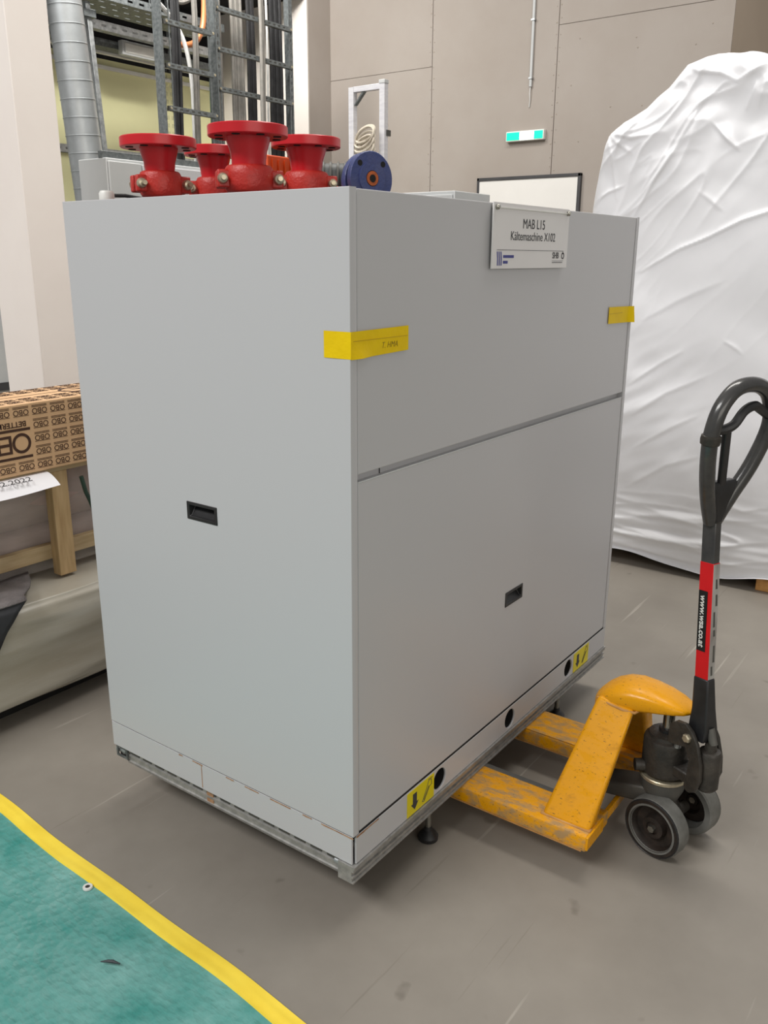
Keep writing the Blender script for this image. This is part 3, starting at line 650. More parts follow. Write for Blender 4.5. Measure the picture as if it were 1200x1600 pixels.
MB().hexa([sh(-HW, HD + .0008, .16), sh(HW, HD + .0008, .16), sh(HW, HD + .0016, .16), sh(-HW, HD + .0016, .16)], [sh(-HW, HD + .0008, .464), sh(HW, HD + .0008, .464), sh(HW, HD + .0016, .464), sh(-HW, HD + .0016, .464)]).build('silver_label', MT['silver'], shf)
for k, (a, b) in enumerate(((.40, .425), (.355, .385), (.30, .34), (.275, .292), (.205, .25), (.17, .195))):
    o = .003 * math.sin(k * 2.1)
    MB().hexa([sh(o - .001, HD + .0016, a), sh(o + .006, HD + .0016, a), sh(o + .006, HD + .002, a), sh(o - .001, HD + .002, a)], [sh(o - .002, HD + .0016, b), sh(o + .004, HD + .0016, b), sh(o + .004, HD + .002, b), sh(o - .002, HD + .002, b)]).build('worn_letter', MT['dkgrey'], shf)
# loop handle
def cr(pts, n=8):
    out = []; P = [pts[0]] + pts + [pts[-1]]
    for i in range(1, len(P) - 2):
        for k in range(n):
            t = k / n; a, b, c, d = P[i - 1:i + 3]
            out.append(tuple(.5 * (2 * b[j] + (c[j] - a[j]) * t + (2 * a[j] - 5 * b[j] + 4 * c[j] - d[j]) * t * t + (3 * b[j] - a[j] - 3 * c[j] + d[j]) * t ** 3) for j in range(len(b))))
    out.append(tuple(pts[-1])); return out
LP = [(-.006, .0, .57), (-.036, .012, .63), (-.074, .036, .70), (-.098, .057, .775), (-.097, .067, .825), (-.080, .073, .866), (-.044, .077, .897), (0, .078, .906), (.048, .077, .899), (.088, .073, .873), (.109, .066, .825), (.110, .054, .775), (.085, .034, .70), (.046, .013, .63), (.008, .0, .57)]
path = [sh(*q) for q in cr(LP, 6)]
MB().tube(path, .0185, 14).build('loop_grip', MT['grip'], pt)
MB().loft([ring(.013, .0205, .565), ring(.024, .022, .61, .004), ring(.040, .020, .65, .014), ring(.046, .014, .675, .019)]).build('grip_neck', MT['black'], pt, bevel=.007, seg=3)
cl0, cl1 = Vector(sh(*LP[3])), Vector(sh(-.0985, .063, .805))
MB().lathe([(.019, -.012), (.0222, -.010), (.0235, 0), (.0222, .010), (.019, .012)], cl0.lerp(cl1, .4), cl1 - cl0, 20).build('grip_collar', MT['dk'], pt)
lv = [(-.090, .060, .806), (-.064, .068, .808), (-.040, .076, .818), (-.012, .080, .846), (.024, .080, .856), (.058, .074, .844), (.100, .066, .826)]
MB().tube([sh(*q) for q in cr(lv, 5)], .0115, 10).build('release_lever', MT['black'], pt)
MB().loft([[sh(-.020, .020, .66), sh(.004, .020, .66), sh(.004, .032, .66), sh(-.020, .032, .66)], [sh(-.062, .060, .81), sh(-.040, .060, .81), sh(-.040, .074, .812), sh(-.062, .074, .812)]]).build('lever_rod', MT['black'], pt, bevel=.004)

# ================================================================== tarpaulin on the floor
tp = thing('tarpaulin', 'teal tarpaulin with a yellow hem spread on the floor', 'tarpaulin', (-1.2, 0, 0))
def hem_x(y): return -.2865 + .0505 * y + .004 * math.sin(y * 5.2 + .6) + .002 * math.sin(y * 13)
def tarp_pt(u, v):
    y = -1.7 + u * 3.1; xe = hem_x(y) - .047
    x = xe - (1 - v) * 1.9
    k = noise.noise((x * 3.1, y * 3.1, 0)); k2 = noise.noise((x * 9 + y * 5, y * 3 - x * 2, 4))
    z = .003 + .004 * abs(k) + .005 * max(0, k2) * min(1, (1 - v) * 8)
    return (x, y, z)
MB().grid(tarp_pt, 110, 90).build('sheet', MT['tarp'], tp)
def hem_pt(u, v):
    y = -1.7 + u * 3.1; xe = hem_x(y)
    return (xe - .050 + v * .050, y, (.0075 + .0015 * noise.noise((y * 7, v * 3, 2))) if 0 < v < 1 else .0015)
MB().grid(hem_pt, 120, 14).build('hem', mat('yellow_hem_tape', rgb(250, 222, 74), .5, var=rgb(240, 208, 58), scale=7, bump=.1, bscale=30), tp, label='yellow hem')
ey = (-.318, .630, .0085)
MB().lathe([(.0058, -.002), (.0064, .0012), (.0085, .0018), (.0120, .0012), (.0128, -.001), (.0128, -.004)], ey, UP, 24).build('eyelet', MT['white'], tp, label='white metal eyelet')
MB().lathe([(.0066, 0), (0, 0.0005)], ey, UP, 20).build('eyelet_hole', MT['dk'], tp)
for y in (-.45, -1.5):
    MB().lathe([(.0058, -.002), (.0064, .0012), (.0085, .0018), (.0120, .0012), (.0128, -.001), (.0128, -.004)], (hem_x(y) - .068, y, .0105), UP, 24).build('eyelet', MT['white'], tp)
tag(MB().tube([(-.455, .390, .0135), (-.446, .376, .016), (-.440, .364, .017), (-.432, .348, .0135)], [.0012, .0035, .004, .0012], 6).build('cable_tie_scrap', MT['dust']), 'tiny dark scrap lying on the teal tarpaulin', 'scrap')

# ================================================================== wrapped bundle on the left
bd_ = thing('wrapped_pallet', 'low pallet load wrapped in cloudy plastic behind the cabinet', 'pallet load', (.2, 1.95, 0))
BX0, BX1 = -1.3, 1.36
def low_pt(u, v):
    # v runs from under the bottom edge up the front and over the top
    x = BX0 + u * (BX1 - BX0)
    pr = [(1.62, .070), (1.535, .066), (1.505, .085), (1.495, .13), (1.500, .22), (1.492, .29), (1.497, .36), (1.505, .405), (1.53, .428), (1.60, .436), (2.42, .44)]
    t = v * (len(pr) - 1); i = min(int(t), len(pr) - 2); f = t - i
    y = pr[i][0] + (pr[i + 1][0] - pr[i][0]) * f; z = pr[i][1] + (pr[i + 1][1] - pr[i][1]) * f
    k = noise.noise((x * 1.3, v * 7, 1.0)) * .018 + noise.noise((x * 4, v * 14, 3.0)) * .006
    return (x, y + k, z + k * .4)
MB().grid(low_pt, 70, 50).build('film_cover', MT['greyfilm'], bd_, angle=180, subd=1)
MB().box(BX0 + .02, BX1 - .02, 1.56, 2.4, .075, .40).build('packed_core', MT['pinkroll'], bd_)
for y in (1.66, 2.0, 2.34):
    MB().box(BX0 + .05, BX1 - .05, y - .05, y + .05, .0, .073).build('skid', MT['hole'], bd_)  # skids coloured black, standing in for the shadow under the load
# crate on top: posts, boards, rolls under film
cr_ = thing('open_crate', 'pine crate of foil wrapped rolls standing on the wrapped pallet', 'crate', (.2, 1.9, .44))
for x in (-.50, .322, 1.15):
    MB().box(x, x + .066, 1.615, 1.66, .447, .835).build('post', MT['wood'], cr_, bevel=.002)
    MB().box(x, x + .066, 2.25, 2.295, .447, .835).build('post', MT['wood'], cr_, bevel=.002)
MB().box(-.6, 1.3, 1.66, 1.69, .505, .560).build('board', MT['woodx'], cr_, bevel=.002)
MB().box(-.6, 1.3, 2.22, 2.25, .505, .560).build('board', MT['woodx'], cr_, bevel=.002)
for y in (1.615, 2.255):
    MB().box(-.6, 1.3, y, y + .045, .835, .853).build('board', MT['woodx'], cr_, bevel=.002)
for k, (y, z, r) in enumerate(((1.815, .715, .112), (2.05, .70, .105), (1.800, .545, .070), (2.05, .545, .09))):
    def roll_pt(u, v, y=y, z=z, r=r):
        x = -.62 + 1.9 * u; th = v * 2 * math.pi
        rr = r * (1 + .06 * noise.noise((x * 3, math.cos(th) * 1.5, math.sin(th) * 1.5 + k)))
        return (x, y + rr * math.cos(th), z + rr * math.sin(th))
    MB().grid(roll_pt, 60, 26).build('foil_roll', MT['pinkroll'], cr_, angle=180)
def film_pt(u, v):
    x = -.62 + 1.9 * u; z = .455 + v * .37
    k = noise.noise((x * 2.2, z * 5, 6)) * .012
    return (x, 1.700 + k, z)
MB().grid(film_pt, 70, 24).build('clear_film', MT['film'], cr_, angle=180)
MB().tube([(.44, 1.608, .80), (.452, 1.607, .74), (.468, 1.607, .70), (.50, 1.61, .60)], .008, 8).build('strap', MT['greenstrap'], cr_)
# cardboard box with repeated lettering, lying upside down
cbx = thing('cardboard_box', 'long brown cardboard box printed with OBO all over, lying on the crate', 'box', (.45, 1.72, .855))
KX0, KX1, KY0, KY1, KZ0, KZ1 = -.52, 1.28, 1.592, 1.872, .8545, 1.095
MB().box(KX0, KX1, KY0, KY1, KZ0, KZ1).build('carton', MT['card'], cbx, bevel=.004)
MB().box(KX0 + .01, KX1 - .01, (KY0 + KY1) / 2 - .001, (KY0 + KY1) / 2 + .001, KZ1, KZ1 + .0012).build('flap_seam', MT['cardink'], cbx)
lgm = MB().mesh(text_mesh('OBO', .0265, .0006))
for y0, y1 in ((.0115, .0130), (-.0145, -.0128), (-.0190, -.0172)): lgm.mesh(flat_shape([rect(-.0285, y0, .0285, y1)], .0006))
def logo(mb, Mx):
    T = Mx @ Matrix.Rotation(math.pi, 4, 'Z'); n = len(mb.v)
    mb.v += [tuple(T @ Vector(v)) for v in lgm.v]; mb.f += [tuple(n + i for i in f) for f in lgm.f]
pm = MB()
cols = [.432 + k * .0697 for k in range(-13, 12)]
rows = [1.066 - k * .0465 for k in range(5)]
for cxx in cols:
    for ri, rz in enumerate(rows):
        if (cxx < .26 and ri in (1, 2, 3)) or cxx > 1.24 or cxx < -.48: continue
        logo(pm, FY(cxx, KY0 - .0006, rz))
# large logo, upside down
BM = FY(.158, KY0 - .0006, .9625) @ Matrix.Rotation(math.pi, 4, 'Z')
pm.mesh(flat_shape([circ(-.056, 0, .0345, 40), circ(-.056, 0, .0245, 40)], .0006), BM)
pm.mesh(flat_shape([circ(.066, 0, .0345, 40), circ(.066, 0, .0245, 40)], .0006), BM)
pm.mesh(flat_shape([rect(-.020, -.031, .032, .031), rect(-.010, .005, .022, .022), rect(-.010, -.022, .022, -.005)], .0006), BM)
for z0 in (.043, -.051): pm.mesh(flat_shape([rect(-.092, z0, .102, z0 + .009)], .0006), BM)
pm.mesh(text_mesh('BETTERMANN', .026, .0006, bold=.0005, align='LEFT'), BM @ Matrix.Translation((-.080, -.066, 0)))
# lettering on the top face
TMx = lambda x, y: frame_m((x, y, KZ1 + .0006), (1, 0, 0), (0, 1, 0))
for ci, cxx in enumerate(cols):
    for y in (KY0 + .03, KY0 + .075, KY1 - .075, KY1 - .03):
        if -.48 < cxx < 1.24: logo(pm, TMx(cxx, y))
pm.mesh(flat_shape([circ(.52, 1.732, .05, 32), circ(.52, 1.732, .038, 32)], .0006), TMx(0, 0))
pm.mesh(text_mesh('OBO', .12, .0006), TMx(.75, 1.732) @ Matrix.Rotation(math.pi, 4, 'Z'))
pm.build('print', MT['cardink'], cbx, smooth=False)
# sheet of paper hanging over the crate's edge
def paper_pt(u, v):
    x = -.30 + u * .60
    t = v
    y = 1.600 - .075 * t - .01 * t * t + .02 * (u - .5); z = .8475 - .040 * t * t + .012 * max(0, .25 - u) + .004 * math.sin(u * 7) * t
    return (x, y, z)
pp = tag(MB().grid(paper_pt, 24, 10).build('paper_sheet', MT['paper']), 'white paper sheet with a handwritten date under the cardboard box', 'paper')
PM = frame_m((.118, 1.5545, .8455), (1, -.02, 0), (0, .93, .36))
MB().mesh(text_mesh('17.02.2022', .036, .0006, shear=.15, align='CENTER'), PM @ Matrix.Diagonal((1.15, 1, 1, 1))).build('handwriting', MT['ink'], pp)
# grey felt mat hanging over the wrapped pallet's edge
def mat_pt(u, v):
    pr = [(1.86, .456), (1.74, .454), (1.62, .466), (1.53, .478), (1.475, .472), (1.458, .44), (1.452, .38), (1.448, .30)]
    t = v * (len(pr) - 1); i = min(int(t), len(pr) - 2); f = t - i
    y = pr[i][0] + (pr[i + 1][0] - pr[i][0]) * f; z = pr[i][1] + (pr[i + 1][1] - pr[i][1]) * f
    xr = .325 - .235 * min(1, v / .55) - .14 * max(0, v - .62) / .38
    x = -.75 + u * (xr + .75)
    return (x, y + .01 * noise.noise((x * 4, v * 3, 8)), z + .010 * noise.noise((x * 5, v * 4, 2)))
fm = thing('felt_mat', 'grey felt mat with black underside folded over the wrapped pallet', 'mat', (-.2, 1.6, .44))
fo = MB().grid(lambda u, v: mat_pt(u, v * .62), 40, 40).build('felt_top', MT['felt'], fm, angle=180)
sol = fo.modifiers.new('thick', 'SOLIDIFY'); sol.thickness = .006; sol.offset = 1
fo = MB().grid(lambda u, v: mat_pt(u, .60 + v * .4), 40, 30).build('black_flap', MT['feltdk'], fm, angle=180)
sol = fo.modifiers.new('thick', 'SOLIDIFY'); sol.thickness = .006; sol.offset = 1

# ================================================================== white wrapped machine on the right
wr = thing('wrapped_machine', 'tall machine shrouded in white plastic sheeting on a pallet', 'wrapped machine', (3.5, -.3, 0))
TOP = [(-1.5, 2.28), (-.9, 2.34), (-.3, 2.385), (-.05, 2.40), (.10, 2.445), (.205, 2.46), (.30, 2.452), (.384, 2.43), (.46, 2.34), (.56, 2.255), (.66, 2.205), (.727, 2.15), (.80, 1.88), (.84, 1.60)]
def topz(y):
    if y <= TOP[0][0]: return TOP[0][1]
    for (a, za), (b, zb) in zip(TOP[:-1], TOP[1:]):
        if y <= b: return za + (zb - za) * (y - a) / (b - a)
    return TOP[-1][1]
# folds of the sheeting: polylines in (y, z), height, half width
CR = [([(0.493, 1.507), (0.316, 1.612), (0.174, 1.669), (0.039, 1.736), (-0.217, 1.818)], 0.0087, 0.0090),
      ([(0.563, 1.746), (0.468, 1.917), (0.363, 2.079), (0.279, 2.247), (0.190, 2.322), (0.135, 2.324)], 0.0099, 0.0126),
      ([(0.527, 1.876), (0.419, 2.041), (0.332, 2.198), (0.242, 2.296)], 0.0062, 0.0090),
      ([(0.727, 2.157), (0.596, 2.125), (0.519, 2.125)], 0.0087, 0.0108),
      ([(0.727, 2.157), (0.648, 2.097), (0.590, 2.051)], 0.0074, 0.0108),
      ([(0.727, 2.157), (0.685, 2.042), (0.646, 1.851)], 0.0062, 0.0090),
      ([(0.226, 2.150), (0.150, 2.091), (0.089, 2.043)], 0.0099, 0.0108),
      ([(0.384, 2.428), (0.308, 2.381), (0.208, 2.365), (0.135, 2.324)], 0.0099, 0.0126),
      ([(0.011, 2.394), (0.085, 2.352), (0.135, 2.324)], 0.0112, 0.0108),
      ([(0.054, 2.316), (0.068, 2.254), (0.081, 2.204)], 0.0062, 0.0072),
      ([(0.016, 2.324), (0.021, 2.262), (0.026, 2.212)], 0.0062, 0.0072),
      ([(0.784, 1.826), (0.688, 1.882), (0.609, 1.908)], 0.0062, 0.0072),
      ([(0.493, 0.960), (0.356, 1.067), (0.238, 1.144)], 0.0062, 0.0126),
      ([(0.479, 0.798), (0.310, 0.929), (0.133, 1.022)], 0.0074, 0.0162),
      ([(0.448, 0.635), (0.262, 0.764), (0.143, 0.835)], 0.0068, 0.0144),
      ([(0.464, 0.428), (0.275, 0.565), (0.122, 0.630)], 0.0056, 0.0144),
      ([(0.062, 1.194), (0.001, 1.168), (-0.030, 1.149)], 0.0050, 0.0090),
      ([(0.503, 0.282), (0.247, 0.286), (0.086, 0.296), (-0.239, 0.366)], 0.0074, 0.0144),
      ([(0.505, 0.175), (0.269, 0.168), (0.073, 0.170), (-0.253, 0.256)], 0.0087, 0.0144),
      ([(0.499, 0.104), (0.227, 0.082), (0.032, 0.082), (-0.264, 0.160)], 0.0074, 0.0108),
      ([(0.069, 0.426), (-0.118, 0.393), (-0.232, 0.425)], 0.0056, 0.0126),
      ([(0.253, 1.866), (0.129, 1.780)], 0.0037, 0.0108),
      ([(0.456, 1.279), (0.292, 1.377), (0.094, 1.470)], 0.0037, 0.0180)]
import numpy as np
def crease_np(Y, Z):
    """height of all folds at arrays of (y, z); folds taper towards their ends and have one steep side"""
    tot = np.zeros_like(Y)
    for pts, h, wd in CR:
        best = np.full_like(Y, 9.0); tb = np.zeros_like(Y); sg = np.zeros_like(Y); Ls = [math.hypot(b[0] - a[0], b[1] - a[1]) for a, b in zip(pts[:-1], pts[1:])]; tl = sum(Ls); acc = 0
        for (a, b, L) in zip(pts[:-1], pts[1:], Ls):
            dy, dz = (b[0] - a[0]) / L, (b[1] - a[1]) / L
            t = np.clip((Y - a[0]) * dy + (Z - a[1]) * dz, 0, L)
            py, pz = Y - a[0] - t * dy, Z - a[1] - t * dz
            d = np.hypot(py, pz); m = d < best
            best = np.where(m, d, best); tb = np.where(m, (acc + t) / tl, tb); sg = np.where(m, np.sign(py * -dz + pz * dy), sg); acc += L
        tap = np.sin(np.clip(tb, 0.0, 1.0) * math.pi * .92 + .12).clip(0, 1) ** .7
        w1 = wd * np.where(sg > 0, .55, 1.5) * (.5 + .5 * tap)
        tot += h * tap * np.exp(-(best / w1) ** 1.4)
    return tot
def wrap_pt(u, v):
    y = -1.45 + u / .18 * 1.05 if u < .18 else -.40 + (u - .18) / .82 * 1.22
    zt = topz(y); z0 = .074 - .045 * math.exp(-((y - .05) / .20) ** 2) + .006 * math.sin(y * 17)
    # v: 0 tucked bottom .. .12 .. .80 up the front .. 1 over the top to the back
    if v < .06:
        f = v / .06; x, z = 2.98 - .085 * f, z0 + .012 * (1 - f)
        zz = z0
    elif v < .86:
        f = (v - .06) / .80; zz = z0 + (zt - z0) * f
        bulge = .03 * math.sin(min(1, f * 1.0) * math.pi) + .02 * math.exp(-((zz - .16) / .09) ** 2)
        edge = max(0, (zz - (zt - .07)) / .07)
        x = 2.925 - bulge + .06 * edge ** 2
        z = zz
    else:
        f = (v - .86) / .14; x = 2.985 + f * 1.05; z = zt + .02 * math.sin(f * 3.14); zz = zt
    s = max(0, (y - .70) / .12); x += .10 * s * s
    k = noise.noise((y * 2.1, z * 1.6, 1)) * .018 + noise.noise((y * 3.2 - z * 4.5, y * 1.5 + z * 1.2, 5)) * .008
    hi = max(0, min(1, (z - 1.75) / .4)); k += hi * noise.noise((y * 9 + z * 5, z * 8 - y * 3, 9)) * .009
    lo_ = math.exp(-((z - .22) / .16) ** 2); k += lo_ * noise.noise((y * 3, z * 26, 3)) * .013
    md = max(0, 1 - abs(z - .8) / .5) * max(0, min(1, (y - .05) / .2)); k += md * noise.noise((y * 4 - z * 3, z * 16 + y * 9, 7)) * .008
    x -= k
    if v >= .86: z += noise.noise((y * 8, x * 6, 2)) * .012
    return (x, y, z)
wm = MB().grid(wrap_pt, 280, 380)
A = np.array(wm.v); warp = np.array([noise.noise((p[1] * 7, p[2] * 7, 11)) for p in wm.v]) * .012
fr = A[:, 0] < 3.0
def fold(p, ang, fs, ft, seed, pw):
    c, sn = math.cos(ang), math.sin(ang); a = -c * p[1] + sn * p[2]; t = sn * p[1] + c * p[2]
    return (1 - abs(noise.noise((a * fs, t * ft + .5 * noise.noise((a * 3, t * 3, seed)), seed)))) ** pw
def ramp(v, a, b): return max(0, min(1, (v - a) / (b - a)))
rdg = np.array([fold(p, .95, 1.6, 8, 21, 9) * max(.10, ramp(p[2], 1.6, 2.1)) * .010 + fold(p, .35, 2.2, 11, 31, 9) * ramp(p[2], 1.95, 2.2) * .007 + fold(p, .75, 2.0, 13, 51, 10) * ramp(p[1], .30, .65) * ramp(p[2], 1.3, 1.9) * .006
                + (1 - abs(noise.noise((p[1] * 2.4, p[2] * 15, 41)))) ** 7 * math.exp(-((p[2] - .24) / .14) ** 2) * .010 for p in wm.v])
A[:, 0] -= np.where(fr, rdg, 0)
A[:, 0] -= np.where(fr, crease_np(A[:, 1] + warp, A[:, 2] - warp * .7), 0)
wm.v = [tuple(p) for p in A]
wm.build('plastic_shroud', MT['wrap'], wr, angle=180, label='glossy white sheeting pulled into folds')
def wrap_end(u, v):
    x = 3.03 + u * 1.0; z = .10 + v * (topz(.82) - .10 + .04)
    return (x, .82 + .02 * math.sin(u * 3.1) + .012 * noise.noise((x * 4, z * 3, 3)), z)
MB().grid(wrap_end, 30, 60).build('plastic_shroud_end', MT['wrap'], wr, angle=180)
MB().box(3.05, 3.98, -1.42, .70, .16, 1.9).build('core', MT['lgrey'], wr)
pl = thing('wooden_pallet', 'pine pallet under the white wrapped machine', 'pallet', (3.5, -.3, 0))
for yb in (-1.30, -.315, .62):
    for xb in (2.93, 3.40, 3.87):
        MB().box(xb, xb + .12, yb, yb + .10, .0, .070).build('block', MT['woodblk'], pl, bevel=.004)
for k in range(7): MB().box(2.96 + k * .156, 3.06 + k * .156, -1.42, .78, .070, .092).build('board', MT['woodx'], pl)

# ================================================================== things along the back wall
sgx = XW - .045
ex = thing('exit_sign', 'lit green and white emergency exit sign on the beige wall', 'exit sign', (XW, 2.76, 2.6))
MB().box(sgx, XW - .001, 2.575, 2.945, 2.557, 2.640).build('housing', MT['white'], ex, bevel=.005)
def emis(name, col, s):
    m = mat(name, col, .4, var=tuple(min(1, c * .96) for c in col[:3]) + (1,), scale=20); b = m.node_tree.nodes['Principled BSDF']
    b.inputs['Emission Color'].default_value = col; b.inputs['Emission Strength'].default_value = s; return m
EG = emis('lit_green', (0.0, .72, .34, 1), 1.0); EW = emis('lit_white', (.78, 1.0, .92, 1), 7.0)
for a, b in ((2.585, 2.668), (2.808, 2.935)): MB().box(sgx - .003, sgx, a, b, 2.567, 2.630).build('green_field', EG, ex)
MB().box(sgx - .003, sgx, 2.672, 2.806, 2.567, 2.630).build('white_field', EW, ex)
rm = MB()   # running figure and arrow of the exit pictogram, in pale green
rm.mesh(flat_shape([circ(.012, .022, .0065, 14)], .001), FX(sgx - .004, 2.79, 2.598))
for q in ([(.008, .014), (-.002, -.006)], [(-.002, -.006), (.010, -.014), (.004, -.026)], [(-.002, -.006), (-.014, -.016), (-.022, -.012)], [(.007, .012), (.018, .004)], [(.006, .012), (-.008, .006)]):
    rm.tube([FX(sgx - .004, 2.79, 2.598) @ Vector((x, y, 0)) for x, y in q], .003, 6)
rm.build('pictogram', emis('lit_pale_green', (.25, .8, .55, 1), 1.0), ex)
wbd = thing('whiteboard', 'whiteboard with dark grey frame on the wall below the exit sign', 'whiteboard', (XW, 2.72, 1.1))
MB().box(XW - .025, XW - .012, 2.235, 3.215, 1.30, 2.245).build('writing_surface', MT['wboard'], wbd)
for a in ((2.212, 2.240, 1.28, 2.270), (3.210, 3.232, 1.28, 2.270), (2.212, 3.232, 2.243, 2.270), (2.212, 3.232, 1.28, 1.305)):
    MB().box(XW - .034, XW - .001, *a).build('frame_bar', MT['frame'], wbd, bevel=.003)
cdt = thing('wall_conduit', 'thin grey conduit running down the beige wall above the exit sign', 'conduit', (XW, 2.74, 3))
MB().cyl((XW - .016, 2.740, 2.99), (XW - .016, 2.738, 5.9), .013, seg=12).build('tube', MT['lgrey'], cdt)
for z in (3.05, 3.5, 4.2, 5.0, 5.7): MB().box(XW - .034, XW - .001, 2.722, 2.756, z, z + .014).build('clip', MT['galv'], cdt)
MB().tube([(XW - .014, 2.74, 3.0), (XW - .02, 2.742, 2.94), (XW - .01, 2.742, 2.88), (XW - .006, 2.748, 2.83)], .005, 8).build('cable_end', MT['cwhite'], cdt)

# aluminium stand with coiled hose behind the cabinet
al = thing('aluminium_stand', 'aluminium profile stand with a coiled hose behind the blue flange', 'stand', (4.0, 3.0, 0))
for y in (2.858, 3.135):
    MB().mesh(flat_shape([rect(-.0225, -.0225, .0225, .0225), rect(-.006, -.0226 + .0004, .006, -.012), rect(-.006, .012, .006, .0222)], 2.72), Matrix.Translation((4.0, y, 1.38))).build('upright', MT['alu'], al, bevel=.001)
    MB().box(3.70, 4.30, y - .0225, y + .0225, 0, .045).build('foot_bar', MT['alu'], al, bevel=.003)
MB().box(3.98, 4.02, 2.88, 3.113, 2.705, 2.742).build('top_bar', MT['alu'], al, bevel=.002)
MB().box(3.975, 4.025, 2.832, 2.884, 2.74, 2.765).build('end_cap', MT['lgrey'], al, bevel=.003)
MB().hexa([(3.985, 3.113, 2.62), (4.015, 3.113, 2.62), (4.015, 3.103, 2.62), (3.985, 3.103, 2.62)], [(3.985, 3.04, 2.705), (4.015, 3.04, 2.705), (4.015, 3.02, 2.705), (3.985, 3.02, 2.705)]).build('gusset', MT['galvdark'], al)
for z in (.4, 1.5, 2.25): MB().box(3.98, 4.02, 2.88, 3.113, z, z + .04).build('cross_bar', MT['alu'], al, bevel=.002)
MB().box(4.0, 4.05, 2.83, 2.84, 2.40, 2.44).build('hook', MT['dkgrey'], al)
co = MB()
for k in range(7):
    a = .10 + .012 * (k % 3); zc = 2.33 + .022 * (k - 2)
    co.tube([(3.965 - .01 * (k % 2) + .045 * math.cos(t), 2.998 + .118 * math.cos(t + .3) * 1.0, zc + (a * .55) * math.sin(t)) for t in [2 * math.pi * i / 30 for i in range(30)]], .009, 6, closed=True)
tag(co.build('coiled_hose', MT['rope']), 'beige coiled hose hung on the aluminium stand', 'hose')
cbk = thing('metal_locker', 'light grey metal locker whose top shows behind the cabinet', 'locker', (3.2, 1.9, 0))
MB().box(3.0, 3.4, 1.63, 2.20, .05, 1.93).build('body', MT['lgrey'], cbk, bevel=.004)
MB().box(2.985, 3.0, 1.64, 1.91, .08, 1.91).build('door', MT['lgrey'], cbk, bevel=.003)
MB().box(2.985, 3.0, 1.92, 2.19, .08, 1.91).build('door', MT['lgrey'], cbk, bevel=.003)
MB().box(3.02, 3.38, 1.65, 2.18, 0, .05).build('plinth', MT['frame'], cbk)

# ================================================================== recess with trays, ladders, duct
def slot_plate(w, h, slots, t=.004): return flat_shape([rect(-w / 2, -h / 2, w / 2, h / 2)] + slots, t)
def tray(name, label, x0, x1, y0, y1, z, hgt, m, perf=True):
    t = thing(name, label, 'cable tray', ((x0 + x1) / 2, (y0 + y1) / 2, z))
    cx, cy = (x0 + x1) / 2, (y0 + y1) / 2; sl = []
    if perf:
        n = int((x1 - x0) / .11); rws = max(1, int((y1 - y0) / .10))
        for i in range(n):
            for j in range(rws):
                sx = x0 + .03 + i * .11 - cx; sy = (j + .5) * (y1 - y0) / rws - (y1 - y0) / 2
                sl.append(rect(sx, sy - .008, sx + .05, sy + .008))
    MB().mesh(slot_plate(x1 - x0, y1 - y0, sl), Matrix.Translation((cx, cy, z))).build('bottom_sheet', m, t, smooth=False)
    for y in (y0, y1):
        sl = [rect(x0 + .03 + i * .11 - cx, -.008, x0 + .08 + i * .11 - cx, .008) for i in range(int((x1 - x0) / .11))] if perf else []
        MB().mesh(slot_plate(x1 - x0, hgt, sl), FY(cx, y, z + hgt / 2)).build('side_flange', m, t, smooth=False)
    for x in (x0 + .5, x1 - .5):
        MB().cyl((x, y0 + .02, z), (x, y0 + .02, 3.95), .006, seg=8).build('hanger_rod', MT['galvdark'], t)
        MB().cyl((x, y1 - .02, z), (x, y1 - .02, 3.95), .006, seg=8).build('hanger_rod', MT['galvdark'], t)
    return t
tray('cable_tray', 'wide grey-green perforated cable tray under the dark ceiling', 2.4, 4.55, 4.98, 5.36, 3.435, .06, MT['galvdark'])
tray('cable_tray', 'narrow bright perforated cable tray above the green wall', 2.7, 5.10, 5.72, 5.80, 3.42, .07, MT['galv'])
tray('cable_tray', 'plain cable tray with dark underside closest to the green wall', 2.7, 5.25, 5.92, 6.10, 3.345, .06, MT['galvdark'], False)
struct(MB().box(2.7, 5.3, 6.08, 6.13, 3.325, 3.345).build('trim_2', MT['white']))
lr = thing('slotted_rail', 'slotted steel rail on the green wall behind the grey control cabinet', 'rail', (4.2, 6.27, 2.48))
MB().mesh(slot_plate(3.0, .07, [rect(-1.45 + i * .1, -.008, -1.40 + i * .1, .008) for i in range(29)]), FY(4.1, 6.262, 2.51)).build('face_plate', MT['galv'], lr, smooth=False)
MB().box(2.6, 5.6, 6.264, 6.3, 2.474, 2.546).build('channel', MT['galvdark'], lr)

du = thing('spiral_duct', 'round galvanised ventilation duct with ring seams beside the white column', 'duct', (3.03, 5.0, 0))
DA = Vector((3.21, 5.0, 0)); DD = Vector((-.072, 0, 1)).normalized()
MB().cyl(DA, DA + DD * 3.42, .126, seg=40).build('pipe', MT['duct'], du)
for k in range(27):
    MB().lathe([(.126, -.004), (.1295, -.002), (.1295, .002), (.126, .004)], DA + DD * (.08 + k * .125), DD, 40).build('ring_seam', MT['duct'], du)
MB().lathe([(.126, 0), (.132, .005), (.132, .04), (.126, .045)], DA + DD * 3.37, DD, 40).build('collar', MT['duct'], du)
pst = thing('steel_post', 'thin galvanised post standing beside the round duct', 'post', (3.235, 5.06, 0))
MB().hexa([(3.40, 5.08, 0), (3.44, 5.08, 0), (3.44, 5.12, 0), (3.40, 5.12, 0)], [(3.215, 5.08, 3.42), (3.255, 5.08, 3.42), (3.255, 5.12, 3.42), (3.215, 5.12, 3.42)]).build('channel', MT['galv'], pst, bevel=.002)
MB().box(3.38, 3.46, 5.06, 5.14, 0, .01).build('base_plate', MT['galvdark'], pst)
MB().box(3.18, 3.29, 5.06, 5.30, 3.31, 3.36).build('bracket', MT['galvdark'], pst, bevel=.003)

